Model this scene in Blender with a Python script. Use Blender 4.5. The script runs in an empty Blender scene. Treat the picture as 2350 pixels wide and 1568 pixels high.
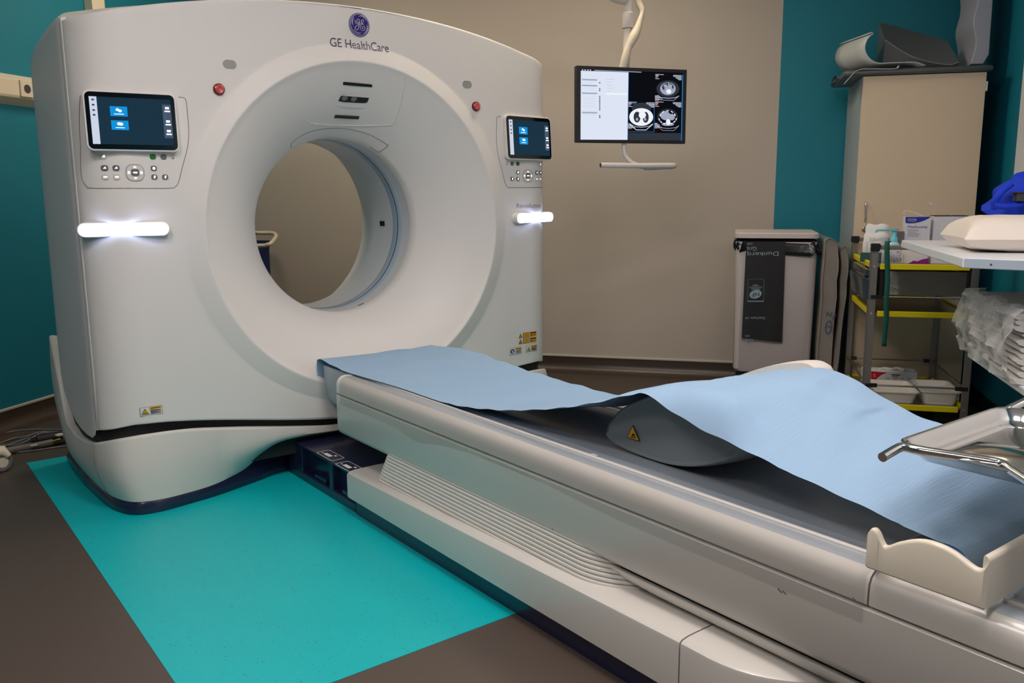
import bpy, bmesh, math, random
import numpy as np
from math import sin, cos, pi, radians, hypot, sqrt
from mathutils import Vector, Matrix
random.seed(7)
SC = bpy.context.scene
COL = SC.collection
# ------------------------------------------------------------------ camera solved from the photograph
F, PITCH, YAW, ROLL, AR = 1968.2, radians(9.831), radians(37.30), radians(-.395), radians(51.62)
CP = np.array([-1.678, -3.196, 1.145])
_fh = np.array([sin(YAW), cos(YAW), 0.]); _r = np.array([cos(YAW), -sin(YAW), 0.]); _z = np.array([0, 0, 1.])
FW = cos(PITCH)*_fh - sin(PITCH)*_z
_u = sin(PITCH)*_fh + cos(PITCH)*_z
RT = cos(ROLL)*_r + sin(ROLL)*_u
UP = -sin(ROLL)*_r + cos(ROLL)*_u
E1 = np.array([sin(AR), cos(AR), 0.]); E2 = np.array([cos(AR), -sin(AR), 0.])
def ray(u, v): return FW + RT*(u-1175)/F - UP*(v-784)/F
def on(u, v, ax, val):                      # point on a world plane x/y/z = val
    d = ray(u, v); return CP + d*(val-CP[ax])/d[ax]
def fl(u, v, z=0.): return on(u, v, 2, z)
def rm(P): q = np.array(P)-CP; return (float(q@E2), float(q@E1), float(P[2]))   # world -> room (e, d, z)
def rb(u, v, d):                            # point on the room plane at depth d, as room coords
    r = ray(u, v); P = CP + r*(d/(r@E1)); return rm(P)
def rs(u, v, e):
    r = ray(u, v); P = CP + r*(e/(r@E2)); return rm(P)
def W(e, d, z): P = CP + e*E2 + d*E1; return Vector((P[0], P[1], z))
ROOM = Matrix.Translation((CP[0], CP[1], 0)) @ Matrix.Rotation(-AR, 4, 'Z')    # room (e,d,z) -> world

# ------------------------------------------------------------------ materials
def srgb(c):
    f = lambda x: x/12.92 if x <= .04045 else ((x+.055)/1.055)**2.4
    return tuple(f(x/255.) for x in c)+(1.,)
MATS = {}
def mat(name, col, rough=.5, metal=0., noise=0., nscale=40., bump=0., bscale=200., coat=0., emit=None, es=0., alpha=1., spec=.5, trans=0., stretch=None, sheen=0.):
    if name in MATS: return MATS[name]
    m = bpy.data.materials.new(name); m.use_nodes = True
    nt = m.node_tree; b = nt.nodes['Principled BSDF']
    b.inputs['Base Color'].default_value = srgb(col)
    b.inputs['Roughness'].default_value = rough
    b.inputs['Metallic'].default_value = metal
    b.inputs['Specular IOR Level'].default_value = spec
    b.inputs['Coat Weight'].default_value = coat
    b.inputs['Coat Roughness'].default_value = .12
    b.inputs['Alpha'].default_value = alpha
    b.inputs['Transmission Weight'].default_value = trans
    b.inputs['Sheen Weight'].default_value = sheen
    tc = nt.nodes.new('ShaderNodeTexCoord')
    vec = tc.outputs['Object']
    if stretch:
        mp = nt.nodes.new('ShaderNodeMapping'); mp.inputs['Scale'].default_value = stretch
        nt.links.new(vec, mp.inputs['Vector']); vec = mp.outputs['Vector']
    if noise > 0:
        n = nt.nodes.new('ShaderNodeTexNoise'); n.inputs['Scale'].default_value = nscale; n.inputs['Detail'].default_value = 4
        mx = nt.nodes.new('ShaderNodeMix'); mx.data_type = 'RGBA'
        c = srgb(col); k = 1-noise
        mx.inputs['A'].default_value = (c[0]*k, c[1]*k, c[2]*k, 1)
        mx.inputs['B'].default_value = (min(1, c[0]*(1+noise)), min(1, c[1]*(1+noise)), min(1, c[2]*(1+noise)), 1)
        nt.links.new(vec, n.inputs['Vector']); nt.links.new(n.outputs['Fac'], mx.inputs['Factor'])
        nt.links.new(mx.outputs['Result'], b.inputs['Base Color'])
    if bump > 0:
        n2 = nt.nodes.new('ShaderNodeTexNoise'); n2.inputs['Scale'].default_value = bscale; n2.inputs['Detail'].default_value = 3
        bp = nt.nodes.new('ShaderNodeBump'); bp.inputs['Strength'].default_value = bump; bp.inputs['Distance'].default_value = .004
        nt.links.new(vec, n2.inputs['Vector']); nt.links.new(n2.outputs['Fac'], bp.inputs['Height'])
        nt.links.new(bp.outputs['Normal'], b.inputs['Normal'])
    if emit:
        b.inputs['Emission Color'].default_value = srgb(emit); b.inputs['Emission Strength'].default_value = es
    MATS[name] = m
    return m
def speckle(m, spot, scale, thr, amount=1.):     # small flecks in vinyl
    nt = m.node_tree; b = nt.nodes['Principled BSDF']
    tc = nt.nodes.new('ShaderNodeTexCoord'); v = nt.nodes.new('ShaderNodeTexVoronoi'); v.inputs['Scale'].default_value = scale
    v.inputs['Randomness'].default_value = 1
    n = nt.nodes.new('ShaderNodeTexNoise'); n.inputs['Scale'].default_value = scale*.37
    ad = nt.nodes.new('ShaderNodeMath'); ad.operation = 'MULTIPLY_ADD'; ad.inputs[1].default_value = -.45
    lt = nt.nodes.new('ShaderNodeMath'); lt.operation = 'LESS_THAN'; lt.inputs[1].default_value = thr
    mx = nt.nodes.new('ShaderNodeMix'); mx.data_type = 'RGBA'
    old = b.inputs['Base Color'].links[0].from_socket if b.inputs['Base Color'].links else None
    nt.links.new(tc.outputs['Object'], v.inputs['Vector']); nt.links.new(tc.outputs['Object'], n.inputs['Vector'])
    nt.links.new(n.outputs['Fac'], ad.inputs[0]); nt.links.new(v.outputs['Distance'], ad.inputs[2])
    nt.links.new(ad.outputs[0], lt.inputs[0])
    mu = nt.nodes.new('ShaderNodeMath'); mu.operation = 'MULTIPLY'; mu.inputs[1].default_value = amount
    nt.links.new(lt.outputs[0], mu.inputs[0]); nt.links.new(mu.outputs[0], mx.inputs['Factor'])
    if old: nt.links.new(old, mx.inputs['A'])
    else: mx.inputs['A'].default_value = b.inputs['Base Color'].default_value
    mx.inputs['B'].default_value = srgb(spot)
    nt.links.new(mx.outputs['Result'], b.inputs['Base Color'])
def emis(name, col, s):
    if name in MATS: return MATS[name]
    m = bpy.data.materials.new(name); m.use_nodes = True; nt = m.node_tree; nt.nodes.clear()
    e = nt.nodes.new('ShaderNodeEmission'); o = nt.nodes.new('ShaderNodeOutputMaterial')
    e.inputs[0].default_value = srgb(col); e.inputs[1].default_value = s
    nt.links.new(e.outputs[0], o.inputs[0]); MATS[name] = m
    return m
M = dict(
 white=mat('gantry_white_plastic', (230, 225, 221), .48, noise=.012, nscale=3),
 white2=mat('table_cream_plastic', (212, 207, 200), .30, noise=.02, nscale=6, coat=.25),
 white3=mat('base_cream_plastic', (210, 207, 200), .40, noise=.02, nscale=5),
 bore=mat('bore_liner_plastic', (214, 216, 218), .35, coat=.1),
 mylar=mat('scan_window_film', (176, 192, 210), .25, coat=.3),
 navy=mat('navy_plinth_plastic', (28, 30, 62), .3, coat=.4),
 black=mat('black_plastic', (20, 20, 22), .45),
 gap=mat('dark_gap_seal', (26, 26, 27), .6),
 line=mat('panel_seam_grey', (122, 118, 114), .7),
 dgrey=mat('dark_grey_plastic', (70, 70, 74), .4),
 mgrey=mat('mid_grey_plastic', (120, 118, 120), .45),
 kgrey=mat('key_grey_plastic', (104, 102, 106), .4),
 kwhite=mat('key_white_plastic', (218, 212, 206), .4),
 green=mat('green_key_plastic', (20, 112, 40), .4),
 red=mat('red_button_plastic', (196, 22, 28), .3, coat=.4),
 purple=mat('purple_emblem_enamel', (48, 20, 128), .3, coat=.3),
 ink=mat('purple_ink', (72, 48, 92), .5),
 inkg=mat('grey_ink', (132, 122, 140), .5),
 yel=mat('warning_yellow', (236, 178, 20), .5),
 yel2=mat('warning_orange', (226, 158, 24), .5),
 lblw=mat('label_white', (226, 224, 222), .5),
 lblk=mat('label_black_ink', (28, 26, 24), .6),
 lblue=mat('label_blue', (24, 50, 130), .5),
 glass=mat('black_screen_glass', (9, 9, 12), .08, coat=.6),
 wall_g=mat('warm_grey_wall_paint', (186, 176, 167), .75, noise=.02, nscale=2, bump=.08, bscale=60, stretch=(.5, .5, 6)),
 wall_t=mat('teal_wall_paint', (0, 122, 144), .6, noise=.03, nscale=2, bump=.06, bscale=90),
 floor_b=mat('brown_vinyl_floor', (82, 70, 62), .42, noise=.12, nscale=160, bump=.22, bscale=420),
 floor_t=mat('turquoise_vinyl_floor', (0, 178, 184), .40, noise=.03, nscale=5, bump=.1, bscale=300),
 skirt=mat('brown_coved_skirting', (66, 54, 46), .35, noise=.06, nscale=20),
 skirt_k=mat('dark_coved_skirting', (30, 28, 30), .5),
 cap=mat('skirting_cap_strip', (190, 184, 176), .5),
 ceil=mat('white_ceiling_paint', (226, 224, 220), .9),
 trunk=mat('cream_trunking', (226, 212, 188), .45),
 paper=mat('blue_exam_paper', (150, 179, 208), .85, noise=.02, nscale=30, bump=.28, bscale=20, stretch=(1.0, 14, 1.0), spec=.2),
 paperd=mat('blue_paper_roll_end', (70, 120, 190), .8, noise=.1, nscale=80),
 cradle=mat('dark_grey_cradle', (170, 178, 187), .36, noise=.02, nscale=10, coat=.1),
 foam=mat('grey_foam_vinyl', (134, 140, 143), .5, noise=.03, nscale=8, bump=.05, bscale=120),
 foaml=mat('light_grey_foam', (170, 172, 186), .6, noise=.03, nscale=8),
 foamd=mat('dark_grey_foam_vinyl', (92, 96, 98), .42, noise=.05, nscale=9),
 foamk=mat('shaded_grey_foam', (104, 108, 110), .6, noise=.03, nscale=8),
 cream=mat('cream_cushion_vinyl', (222, 214, 204), .5, noise=.03, nscale=20),
 chrome=mat('polished_steel', (226, 222, 218), .10, metal=1.),
 steel=mat('brushed_steel', (168, 164, 160), .32, metal=1., noise=.05, nscale=60),
 steelm=mat('mirror_steel_panel', (190, 190, 190), .06, metal=1.),
 steeld=mat('dull_steel_post', (164, 160, 154), .42, metal=1., noise=.08, nscale=90),
 yrail=mat('yellow_rail_plastic', (232, 214, 10), .4),
 cab=mat('cream_cabinet_door', (222, 200, 172), .5, noise=.02, nscale=4),
 cabs=mat('grey_cabinet_side', (158, 168, 174), .5),
 bin=mat('bin_white_enamel', (206, 194, 192), .45, noise=.02, nscale=6),
 bag=mat('black_bin_liner', (18, 18, 20), .25, bump=.3, bscale=40),
 bagm=mat('matte_black_bag', (30, 29, 32), .5, noise=.05, nscale=30),
 bagt=mat('pale_bag_print', (150, 170, 182), .6),
 silver=mat('silver_grey_vinyl_cover', (142, 134, 128), .3, noise=.05, nscale=8, coat=.3),
 penb=mat('blue_marker_ink', (44, 84, 130), .5),
 lam=mat('white_laminate', (232, 234, 240), .35, coat=.1),
 lame=mat('grey_laminate_edge', (176, 190, 204), .4),
 linen=mat('pillow_cream_vinyl', (240, 228, 216), .5, noise=.02, nscale=10),
 blue=mat('royal_blue_cloth', (0, 54, 205), .75, noise=.08, nscale=20, bump=.15, bscale=90),
 bstrap=mat('charcoal_webbing', (62, 62, 62), .8, bump=.2, bscale=300),
 cyan=mat('cyan_pump_plastic', (110, 205, 222), .35),
 card=mat('white_cardboard', (226, 224, 232), .6),
 cardb=mat('medical_box_blue', (24, 50, 160), .5),
 mag=mat('box_magenta', (150, 24, 140), .5),
 redc=mat('box_red', (200, 30, 36), .5),
 orange=mat('box_orange', (206, 110, 40), .5),
 packw=mat('white_packet_paper', (234, 232, 228), .6, bump=.2, bscale=60),
 gtape=mat('green_strap', (18, 88, 74), .7),
 gbox=mat('dark_green_card', (44, 84, 80), .7),
 smoke=mat('smoked_drawer_plastic', (44, 60, 72), .12, coat=.5),
 traybk=mat('white_kidney_tray', (236, 230, 222), .4),
 cable=mat('grey_cable', (120, 122, 126), .5),
 cableg=mat('thick_grey_cable', (112, 108, 102), .5),
 sleeve=mat('cream_cable_sleeve', (232, 218, 196), .6, bump=.15, bscale=60),
 arm=mat('monitor_arm_white', (226, 216, 210), .4),
 navybag=mat('navy_laundry_bag', (16, 34, 96), .7),
 film=None, wrap=None)
speckle(M['floor_t'], (62, 98, 94), 75, -.122, .9)
def clear(name, tint, fac, rough):
    m = bpy.data.materials.new(name); m.use_nodes = True; nt = m.node_tree
    b = nt.nodes['Principled BSDF']; b.inputs['Base Color'].default_value = srgb(tint); b.inputs['Roughness'].default_value = rough
    t = nt.nodes.new('ShaderNodeBsdfTransparent'); mx = nt.nodes.new('ShaderNodeMixShader'); mx.inputs[0].default_value = fac
    o = nt.nodes['Material Output']
    nt.links.new(t.outputs[0], mx.inputs[1]); nt.links.new(b.outputs[0], mx.inputs[2]); nt.links.new(mx.outputs[0], o.inputs[0])
    MATS[name] = m; return m
M['film'] = clear('clear_plastic_cover', (168, 164, 160), .22, .16)
M['wrap'] = clear('clear_wrapping_film', (236, 236, 238), .42, .15)

# ------------------------------------------------------------------ builders
ROOT = {}
class MB:
    def __init__(s, xf=None): s.v = []; s.f = []; s.m = []; s.mi = 0; s.xf = xf; s.loc = None
    def _add(s, vs, fs):
        n = len(s.v)
        for p in vs:
            p = Vector([float(a) for a in p])
            if s.loc is not None: p = s.loc @ p
            s.v.append(s.xf @ p if s.xf is not None else p)
        for f in fs: s.f.append([n+i for i in f]); s.m.append(s.mi)
        return s
    def face(s, pts): return s._add(pts, [list(range(len(pts)))])
    def box(s, c, d, rz=0., rx=0., ry=0.):
        a, b, e = d[0]/2, d[1]/2, d[2]/2
        R = Matrix.Translation(Vector(c)) @ Matrix.Rotation(rz, 4, 'Z') @ Matrix.Rotation(ry, 4, 'Y') @ Matrix.Rotation(rx, 4, 'X')
        vs = [R @ Vector((x*a, y*b, z*e)) for x in (-1, 1) for y in (-1, 1) for z in (-1, 1)]
        return s._add(vs, [(0, 1, 3, 2), (4, 6, 7, 5), (0, 4, 5, 1), (2, 3, 7, 6), (0, 2, 6, 4), (1, 5, 7, 3)])
    def bb(s, lo, hi): return s.box([(lo[i]+hi[i])/2 for i in range(3)], [abs(hi[i]-lo[i]) for i in range(3)])
    def prism(s, pts, ext):                       # pts: 3-D polygon, ext: vector
        n = len(pts); e = Vector(ext); P = [Vector([float(a) for a in p]) for p in pts]
        return s._add(P+[p+e for p in P], [list(range(n))[::-1], [n+i for i in range(n)]]+[(i, (i+1) % n, n+(i+1) % n, n+i) for i in range(n)])
    def grid(s, G, cu=False, cv=False):
        a, b = len(G), len(G[0]); fs = []
        for i in range(a if cu else a-1):
            for j in range(b if cv else b-1):
                i2, j2 = (i+1) % a, (j+1) % b
                fs.append((i*b+j, i2*b+j, i2*b+j2, i*b+j2))
        return s._add([p for r in G for p in r], fs)
    def tube(s, pts, r, seg=12, closed=False, cap=True, flat=1.):
        P = [Vector([float(a) for a in p]) for p in pts]; n = len(P); G = []
        prev = None
        for i in range(n):
            if closed: t = P[(i+1) % n]-P[i-1]
            else: t = P[min(i+1, n-1)]-P[max(i-1, 0)]
            t.normalize()
            if prev is None:
                a = t.cross(Vector((0, 0, 1)))
                if a.length < .05: a = t.cross(Vector((1, 0, 0)))
                a.normalize()
            else:
                a = prev-t*prev.dot(t); a.normalize()
            prev = a; b = t.cross(a)
            rr = r[i] if isinstance(r, (list, tuple)) else r
            G.append([P[i]+(a*cos(2*pi*k/seg)+b*sin(2*pi*k/seg)*flat)*rr for k in range(seg)])
        s.grid(G, cu=closed, cv=True)
        if cap and not closed:
            s.face(G[0][::-1]); s.face(G[-1])
        return s
    def lathe(s, prof, c=(0, 0, 0), axis='Z', seg=32, caps=True):
        G = []
        for r, h in prof:
            row = []
            for k in range(seg):
                a = 2*pi*k/seg; x, y = r*cos(a), r*sin(a)
                p = {'Z': (x, y, h), 'Y': (x, h, y), 'X': (h, x, y)}[axis]
                row.append(Vector(p)+Vector(c))
            G.append(row)
        s.grid(G, cv=True)
        if caps: s.face(G[0][::-1]); s.face(G[-1])
        return s
    def build(s, name, mt, parent=None, smooth=35, bevel=0., bseg=2, solid=0., sub=0, label=None, sharp=True):
        me = bpy.data.meshes.new(name)
        off = ROOT.get(parent.name, Vector((0, 0, 0))) if parent else Vector((0, 0, 0))
        me.from_pydata([tuple(p-off) for p in s.v], [], s.f)
        mts = mt if isinstance(mt, list) else [mt]
        for k in mts: me.materials.append(k)
        for p, k in zip(me.polygons, s.m): p.material_index = k
        bm = bmesh.new(); bm.from_mesh(me)
        bmesh.ops.recalc_face_normals(bm, faces=bm.faces)
        bm.to_mesh(me); bm.free()
        if smooth:
            me.shade_smooth()
            if sharp: me.set_sharp_from_angle(angle=radians(smooth))
        o = bpy.data.objects.new(name, me); COL.objects.link(o)
        if parent: o.parent = parent; ROOT[o.name] = off
        if solid: q = o.modifiers.new('solid', 'SOLIDIFY'); q.thickness = solid; q.offset = 0
        if bevel: q = o.modifiers.new('bevel', 'BEVEL'); q.width = bevel; q.segments = bseg; q.limit_method = 'ANGLE'; q.angle_limit = radians(30); q.harden_normals = False
        if sub: q = o.modifiers.new('sub', 'SUBSURF'); q.levels = sub; q.render_levels = sub
        if label: o['label'] = label
        return o
def tag(o, label, cat, group=None):
    o['label'] = label; o['category'] = cat
    if group: o['group'] = group
    return o
def thing(name, loc, label, cat, group=None):
    o = bpy.data.objects.new(name, None); o.empty_display_size = .1; COL.objects.link(o)
    o.location = loc; ROOT[o.name] = Vector([float(a) for a in loc])
    return tag(o, label, cat, group)
def struct(o): o['kind'] = 'structure'; return o
def cr(pts, n):                                  # Catmull-Rom through points
    P = [np.array(p, float) for p in pts]; P = [2*P[0]-P[1]]+P+[2*P[-1]-P[-2]]; out = []
    for i in range(1, len(P)-2):
        for k in range(n):
            t = k/n; a, b, c, d = P[i-1], P[i], P[i+1], P[i+2]
            out.append(.5*((2*b)+(-a+c)*t+(2*a-5*b+4*c-d)*t*t+(-a+3*b-3*c+d)*t**3))
    out.append(P[-2]); return out
def rrect(cx, cy, w, h, r, n=5):                 # rounded rectangle outline in 2-D
    o = []
    for sx, sy, a0 in ((1, 1, 0), (-1, 1, 90), (-1, -1, 180), (1, -1, 270)):
        for k in range(n+1):
            a = radians(a0+90*k/n); o.append((cx+sx*(w/2-r)+r*cos(a), cy+sy*(h/2-r)+r*sin(a)))
    return o
def ell(cx, cy, a, b, n=28, ph=0): return [(cx+a*cos(2*pi*k/n+ph), cy+b*sin(2*pi*k/n+ph)) for k in range(n)]
def text_mesh(s, size, thin=0., align='CENTER'):
    cu = bpy.data.curves.new('lettering', 'FONT'); cu.body = s; cu.size = size; cu.align_x = align; cu.align_y = 'CENTER'; cu.offset = thin
    cu.resolution_u = 6
    o = bpy.data.objects.new('lettering', cu); COL.objects.link(o)
    dg = bpy.context.evaluated_depsgraph_get(); dg.update()
    me = bpy.data.meshes.new_from_object(o.evaluated_get(dg))
    vs = [v.co.copy() for v in me.vertices]; fs = [list(p.vertices) for p in me.polygons]
    bpy.data.objects.remove(o); bpy.data.curves.remove(cu); bpy.data.meshes.remove(me)
    return vs, fs
def put_text(mb, s, size, fn, thin=0., align='CENTER', sx=1.):   # fn maps 2-D (a,b) to 3-D
    vs, fs = text_mesh(s, size, thin, align)
    mb._add([fn(v.x*sx, v.y) for v in vs], fs); return mb
# ================================================================== the room
EL, ER, DB, DF, HC = -3.45, 1.293, 5.375, -3.2, 2.72
EP = .24                                           # where the grey paint ends and the teal begins
# floor with the inlaid turquoise vinyl field around the scanner
b = MB(); A4 = [W(EL, DF, 0), W(ER, DF, 0), W(ER, DB, 0), W(EL, DB, 0)]
b.prism(A4, (0, 0, -.05)); b.mi = 1
b.bb((-1.185, -1.445, -.01), (1.185, .945, .0012))
struct(b.build('floor', [M['floor_b'], M['floor_t']], smooth=0))
b = MB(ROOM); b.bb((EL, DB, 0), (EP, DB+.1, HC)); b.mi = 1; b.bb((EP, DB, 0), (ER+.1, DB+.1, HC))
struct(b.build('wall_back', [M['wall_g'], M['wall_t']], smooth=0))
b = MB(ROOM); b.bb((EL-.1, DF, 0), (EL, DB+.1, HC)); struct(b.build('wall_left', M['wall_t'], smooth=0))
b = MB(ROOM); b.bb((ER, DF, 0), (ER+.1, DB, HC)); struct(b.build('wall_right', M['wall_t'], smooth=0))
b = MB(ROOM); b.bb((EL-.1, DF-.1, 0), (ER+.1, DF, HC)); struct(b.build('wall_front', M['wall_g'], smooth=0))
b = MB(ROOM); b.bb((EL-.1, DF-.1, HC), (ER+.1, DB+.1, HC+.1)); struct(b.build('ceiling', M['ceil'], smooth=0))
def skirting(name, P0, P1, nrm, m):                # coved vinyl skirting with a cap strip on top
    prof = [(0, .0)]+[(.06-.06*sin(a), .06-.06*cos(a)) for a in np.linspace(0, pi/2, 9)][0:9]+[(.0035, .10), (0, .10)]
    prof = [(.0, .0), (.07, .0)]+[(.005+.06*(1-sin(a)), .0025+.06*(1-cos(a))) for a in np.linspace(0, pi/2, 10)]+[(.005, .10), (0, .10)]
    b = MB(ROOM); n = np.array(nrm); G = []
    for P in (P0, P1):
        G.append([(P[0]+n[0]*o, P[1]+n[1]*o, h) for o, h in prof])
    b.grid(G, cv=True); b.mi = 1
    G = [[(P[0]+n[0]*o, P[1]+n[1]*o, h) for o, h in ((0, .10), (.009, .10), (.009, .109), (0, .112))] for P in (P0, P1)]
    b.grid(G, cv=True)
    return struct(b.build(name, [m, M['cap']], smooth=40))
skirting('baseboard_back', (EL, DB), (ER, DB), (0, -1), M['skirt'])
skirting('baseboard_left', (EL, DF), (EL, DB), (1, 0), M['skirt'])
b = MB(ROOM); b.bb((ER-.012, DF, 0), (ER, DB-.08, .1)); struct(b.build('baseboard_right', M['skirt_k'], smooth=0))
# cream trunking along the left wall, the vertical duct above it, a white panel on the right wall
b = MB(ROOM)
b.prism([(EL, DF, 1.585), (EL+.055, DF, 1.618), (EL+.06, DF, 1.63), (EL+.06, DF, 1.703), (EL+.05, DF, 1.708), (EL, DF, 1.735)], (0, DB-DF, 0))
struct(b.build('trim_1', M['trunk'], smooth=0, bevel=.003))
b = MB(ROOM); y0, y1 = 4.10, 4.30
b.bb((EL, 4.175, 1.735), (EL+.055, 4.275, HC)); struct(b.build('trim_2', M['trunk'], smooth=0, bevel=.004))
b = MB(ROOM); b.bb((ER-.02, 3.45, .95), (ER, 4.556, 2.3)); struct(b.build('trim_3', M['lam'], smooth=0, bevel=.003))
b = MB(ROOM); b.bb((ER-.03, .6, 0), (ER, 3.44, 2.3)); struct(b.build('unseen_panel_1', M['lam'], smooth=0, bevel=.003))  # unseen pale panel, added for the steel tray to reflect
# power socket on the trunking
q = rs(60, 207, EL+.06); sx, sz = q[1], 1.665
t = thing('power_socket', W(EL+.06, sx, sz), 'square cream power socket on the wall trunking left of the scanner', 'socket')
b = MB(ROOM); b.bb((EL+.0602, sx-.04, sz-.04), (EL+.068, sx+.04, sz+.04)); b.build('face_plate', M['trunk'], t, smooth=0, bevel=.003)
b = MB(ROOM); b.lathe([(.021, EL+.0682), (.021, EL+.069), (.018, EL+.0695), (.0175, EL+.0685)], (0, sx, sz), 'X', 24); b.build('socket_well', M['dgrey'], t)

# ================================================================== the scanner gantry
ZC = 1.008; RB = .375; RL = .655; RO = .725
XS = 1.042; WM = 1.053; RC = .17
def yf(x):
    a = abs(x); y = .022*min(1, a/.85)**4
    if a > WM-RC: y = max(y*.0+y, y+RC-sqrt(max(0, RC*RC-(a-WM+RC)**2)))
    return y
def zt(x): return 1.875-.135*x*x
def sst(x): s = min(1, abs(x)/.95); return s*s*(3-2*s)
def zb(x): return .215+.108*sst(x)-(.0 if abs(x) < .95 else (abs(x)-.95)*.25)
def funnel():
    P0, P1, P2 = np.array((RL-.010, -.011)), np.array((.455, .085)), np.array((RB, .235)); o = []
    for t in np.linspace(0, 1, 22): o.append((1-t)**2*P0+2*t*(1-t)*P1+t*t*P2)
    return [tuple(p) for p in o][::-1]             # from bore outwards
FUN = [(RB-.001, .27)]+funnel()
LIP = [(RL-.004, -.0165), (RL, -.0185), (RL+.004, -.0182), (RL+.010, -.0165), (RO-.012, -.002), (RO-.004, .0005), (RO, .002)]
PR = FUN+LIP
_pr, _py = np.array([p[0] for p in PR]), np.array([p[1] for p in PR])
def G(x, z):                                       # depth of the front cover at (x, z)
    r = hypot(x, z-ZC)
    if r >= RO: 
        w = max(0, 1-(r-RO)/.06); return yf(x)*(1-w*w*.6)+.002*w
    f = min(1, max(0, (r-RL)/(RO-RL)))
    return float(np.interp(r, _pr, _py))+yf(x)*f*.4
def gs(u, v):                                      # photo point on the front cover -> (x, z)
    f = lambda y: (lambda P: y-G(P[0], P[2]))(on(u, v, 1, y))
    ys = np.linspace(-.08, .32, 161); a = ys[0]
    for b_ in ys[1:]:
        if f(b_) >= 0: break
        a = b_
    for k in range(30):
        m_ = (a+b_)/2
        if f(m_) < 0: a = m_
        else: b_ = m_
    P = on(u, v, 1, a)
    return float(P[0]), float(P[2])
def inside(x, z): return abs(x) < XS and zb(x) < z < zt(x)
gan = thing('scanner_gantry', (0, .45, 0), 'big white ring-shaped scanner gantry standing on the turquoise floor', 'medical scanner')
th = list(np.linspace(-pi, pi, 300, endpoint=False))
for x, z in ((XS, zt(XS)), (-XS, zt(XS)), (XS, zb(XS)), (-XS, zb(XS))):
    a = math.atan2(z-ZC, x); th += [a-.004, a, a+.004]
th = sorted(th)
Gd = []
for a in th:
    c_, s_ = cos(a), sin(a); lo, hi = .5, 1.8
    for k in range(40):
        m_ = (lo+hi)/2
        if inside(m_*c_, ZC+m_*s_): lo = m_
        else: hi = m_
    Rm = lo; row = []
    for r, y in PR: row.append((r*c_, G(r*c_, ZC+r*s_), ZC+r*s_))
    span = Rm-RO
    for f in (.03, .08, .16, .25, .34, .43, .52, .61, .7, .78, .85, .9, .95): 
        r = RO+span*f; row.append((r*c_, G(r*c_, ZC+r*s_), ZC+r*s_))
    for dr, dy in ((.010, .0), (.004, .0015), (.001, .005), (0, .010), (0, .022), (.03, .03)):
        r = Rm-dr; x, z = r*c_, ZC+r*s_; row.append((x, yf(x)+dy, z))
    Gd.append(row)
b = MB(); b.grid(Gd, cu=True); b.build('front_cover', M['white'], gan, smooth=50)
# bore liner with scan window and dark slit
b = MB(); b.lathe([(RB, .268), (RB, .34)], (0, 0, ZC), 'Y', 128, False); b.mi = 1
b.lathe([(RB, .34), (RB-.002, .344), (RB-.002, .378)], (0, 0, ZC), 'Y', 128, False); b.lathe([(RB-.002, .384), (RB-.002, .425), (RB, .43)], (0, 0, ZC), 'Y', 128, False); b.mi = 0
b.lathe([(RB, .43), (RB, .62), (RB+.01, .68), (.46, .90)], (0, 0, ZC), 'Y', 128, False)
b.build('bore_liner', [M['bore'], M['mylar']], gan, smooth=60)
b = MB(); b.lathe([(RB-.002, .378), (RB+.012, .3785), (RB+.012, .3835), (RB-.002, .384)], (0, 0, ZC), 'Y', 128, False); b.build('scan_slit', M['black'], gan)
b = MB()
for (u, v), (w_, h_) in (((882, 510), (.03, .018)),):
    y_ = .53
    b.box((RB-.003, y_, ZC-.005), (.004, .045, .024))
b.build('bore_camera_window', M['black'], gan, bevel=.004)
b = MB(); b.box((.115, .285, ZC-sqrt(RB**2-.115**2)+.0015), (.03, .008, .002), ry=-.3); b.build('bore_mark', M['line'], gan, smooth=0)
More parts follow.
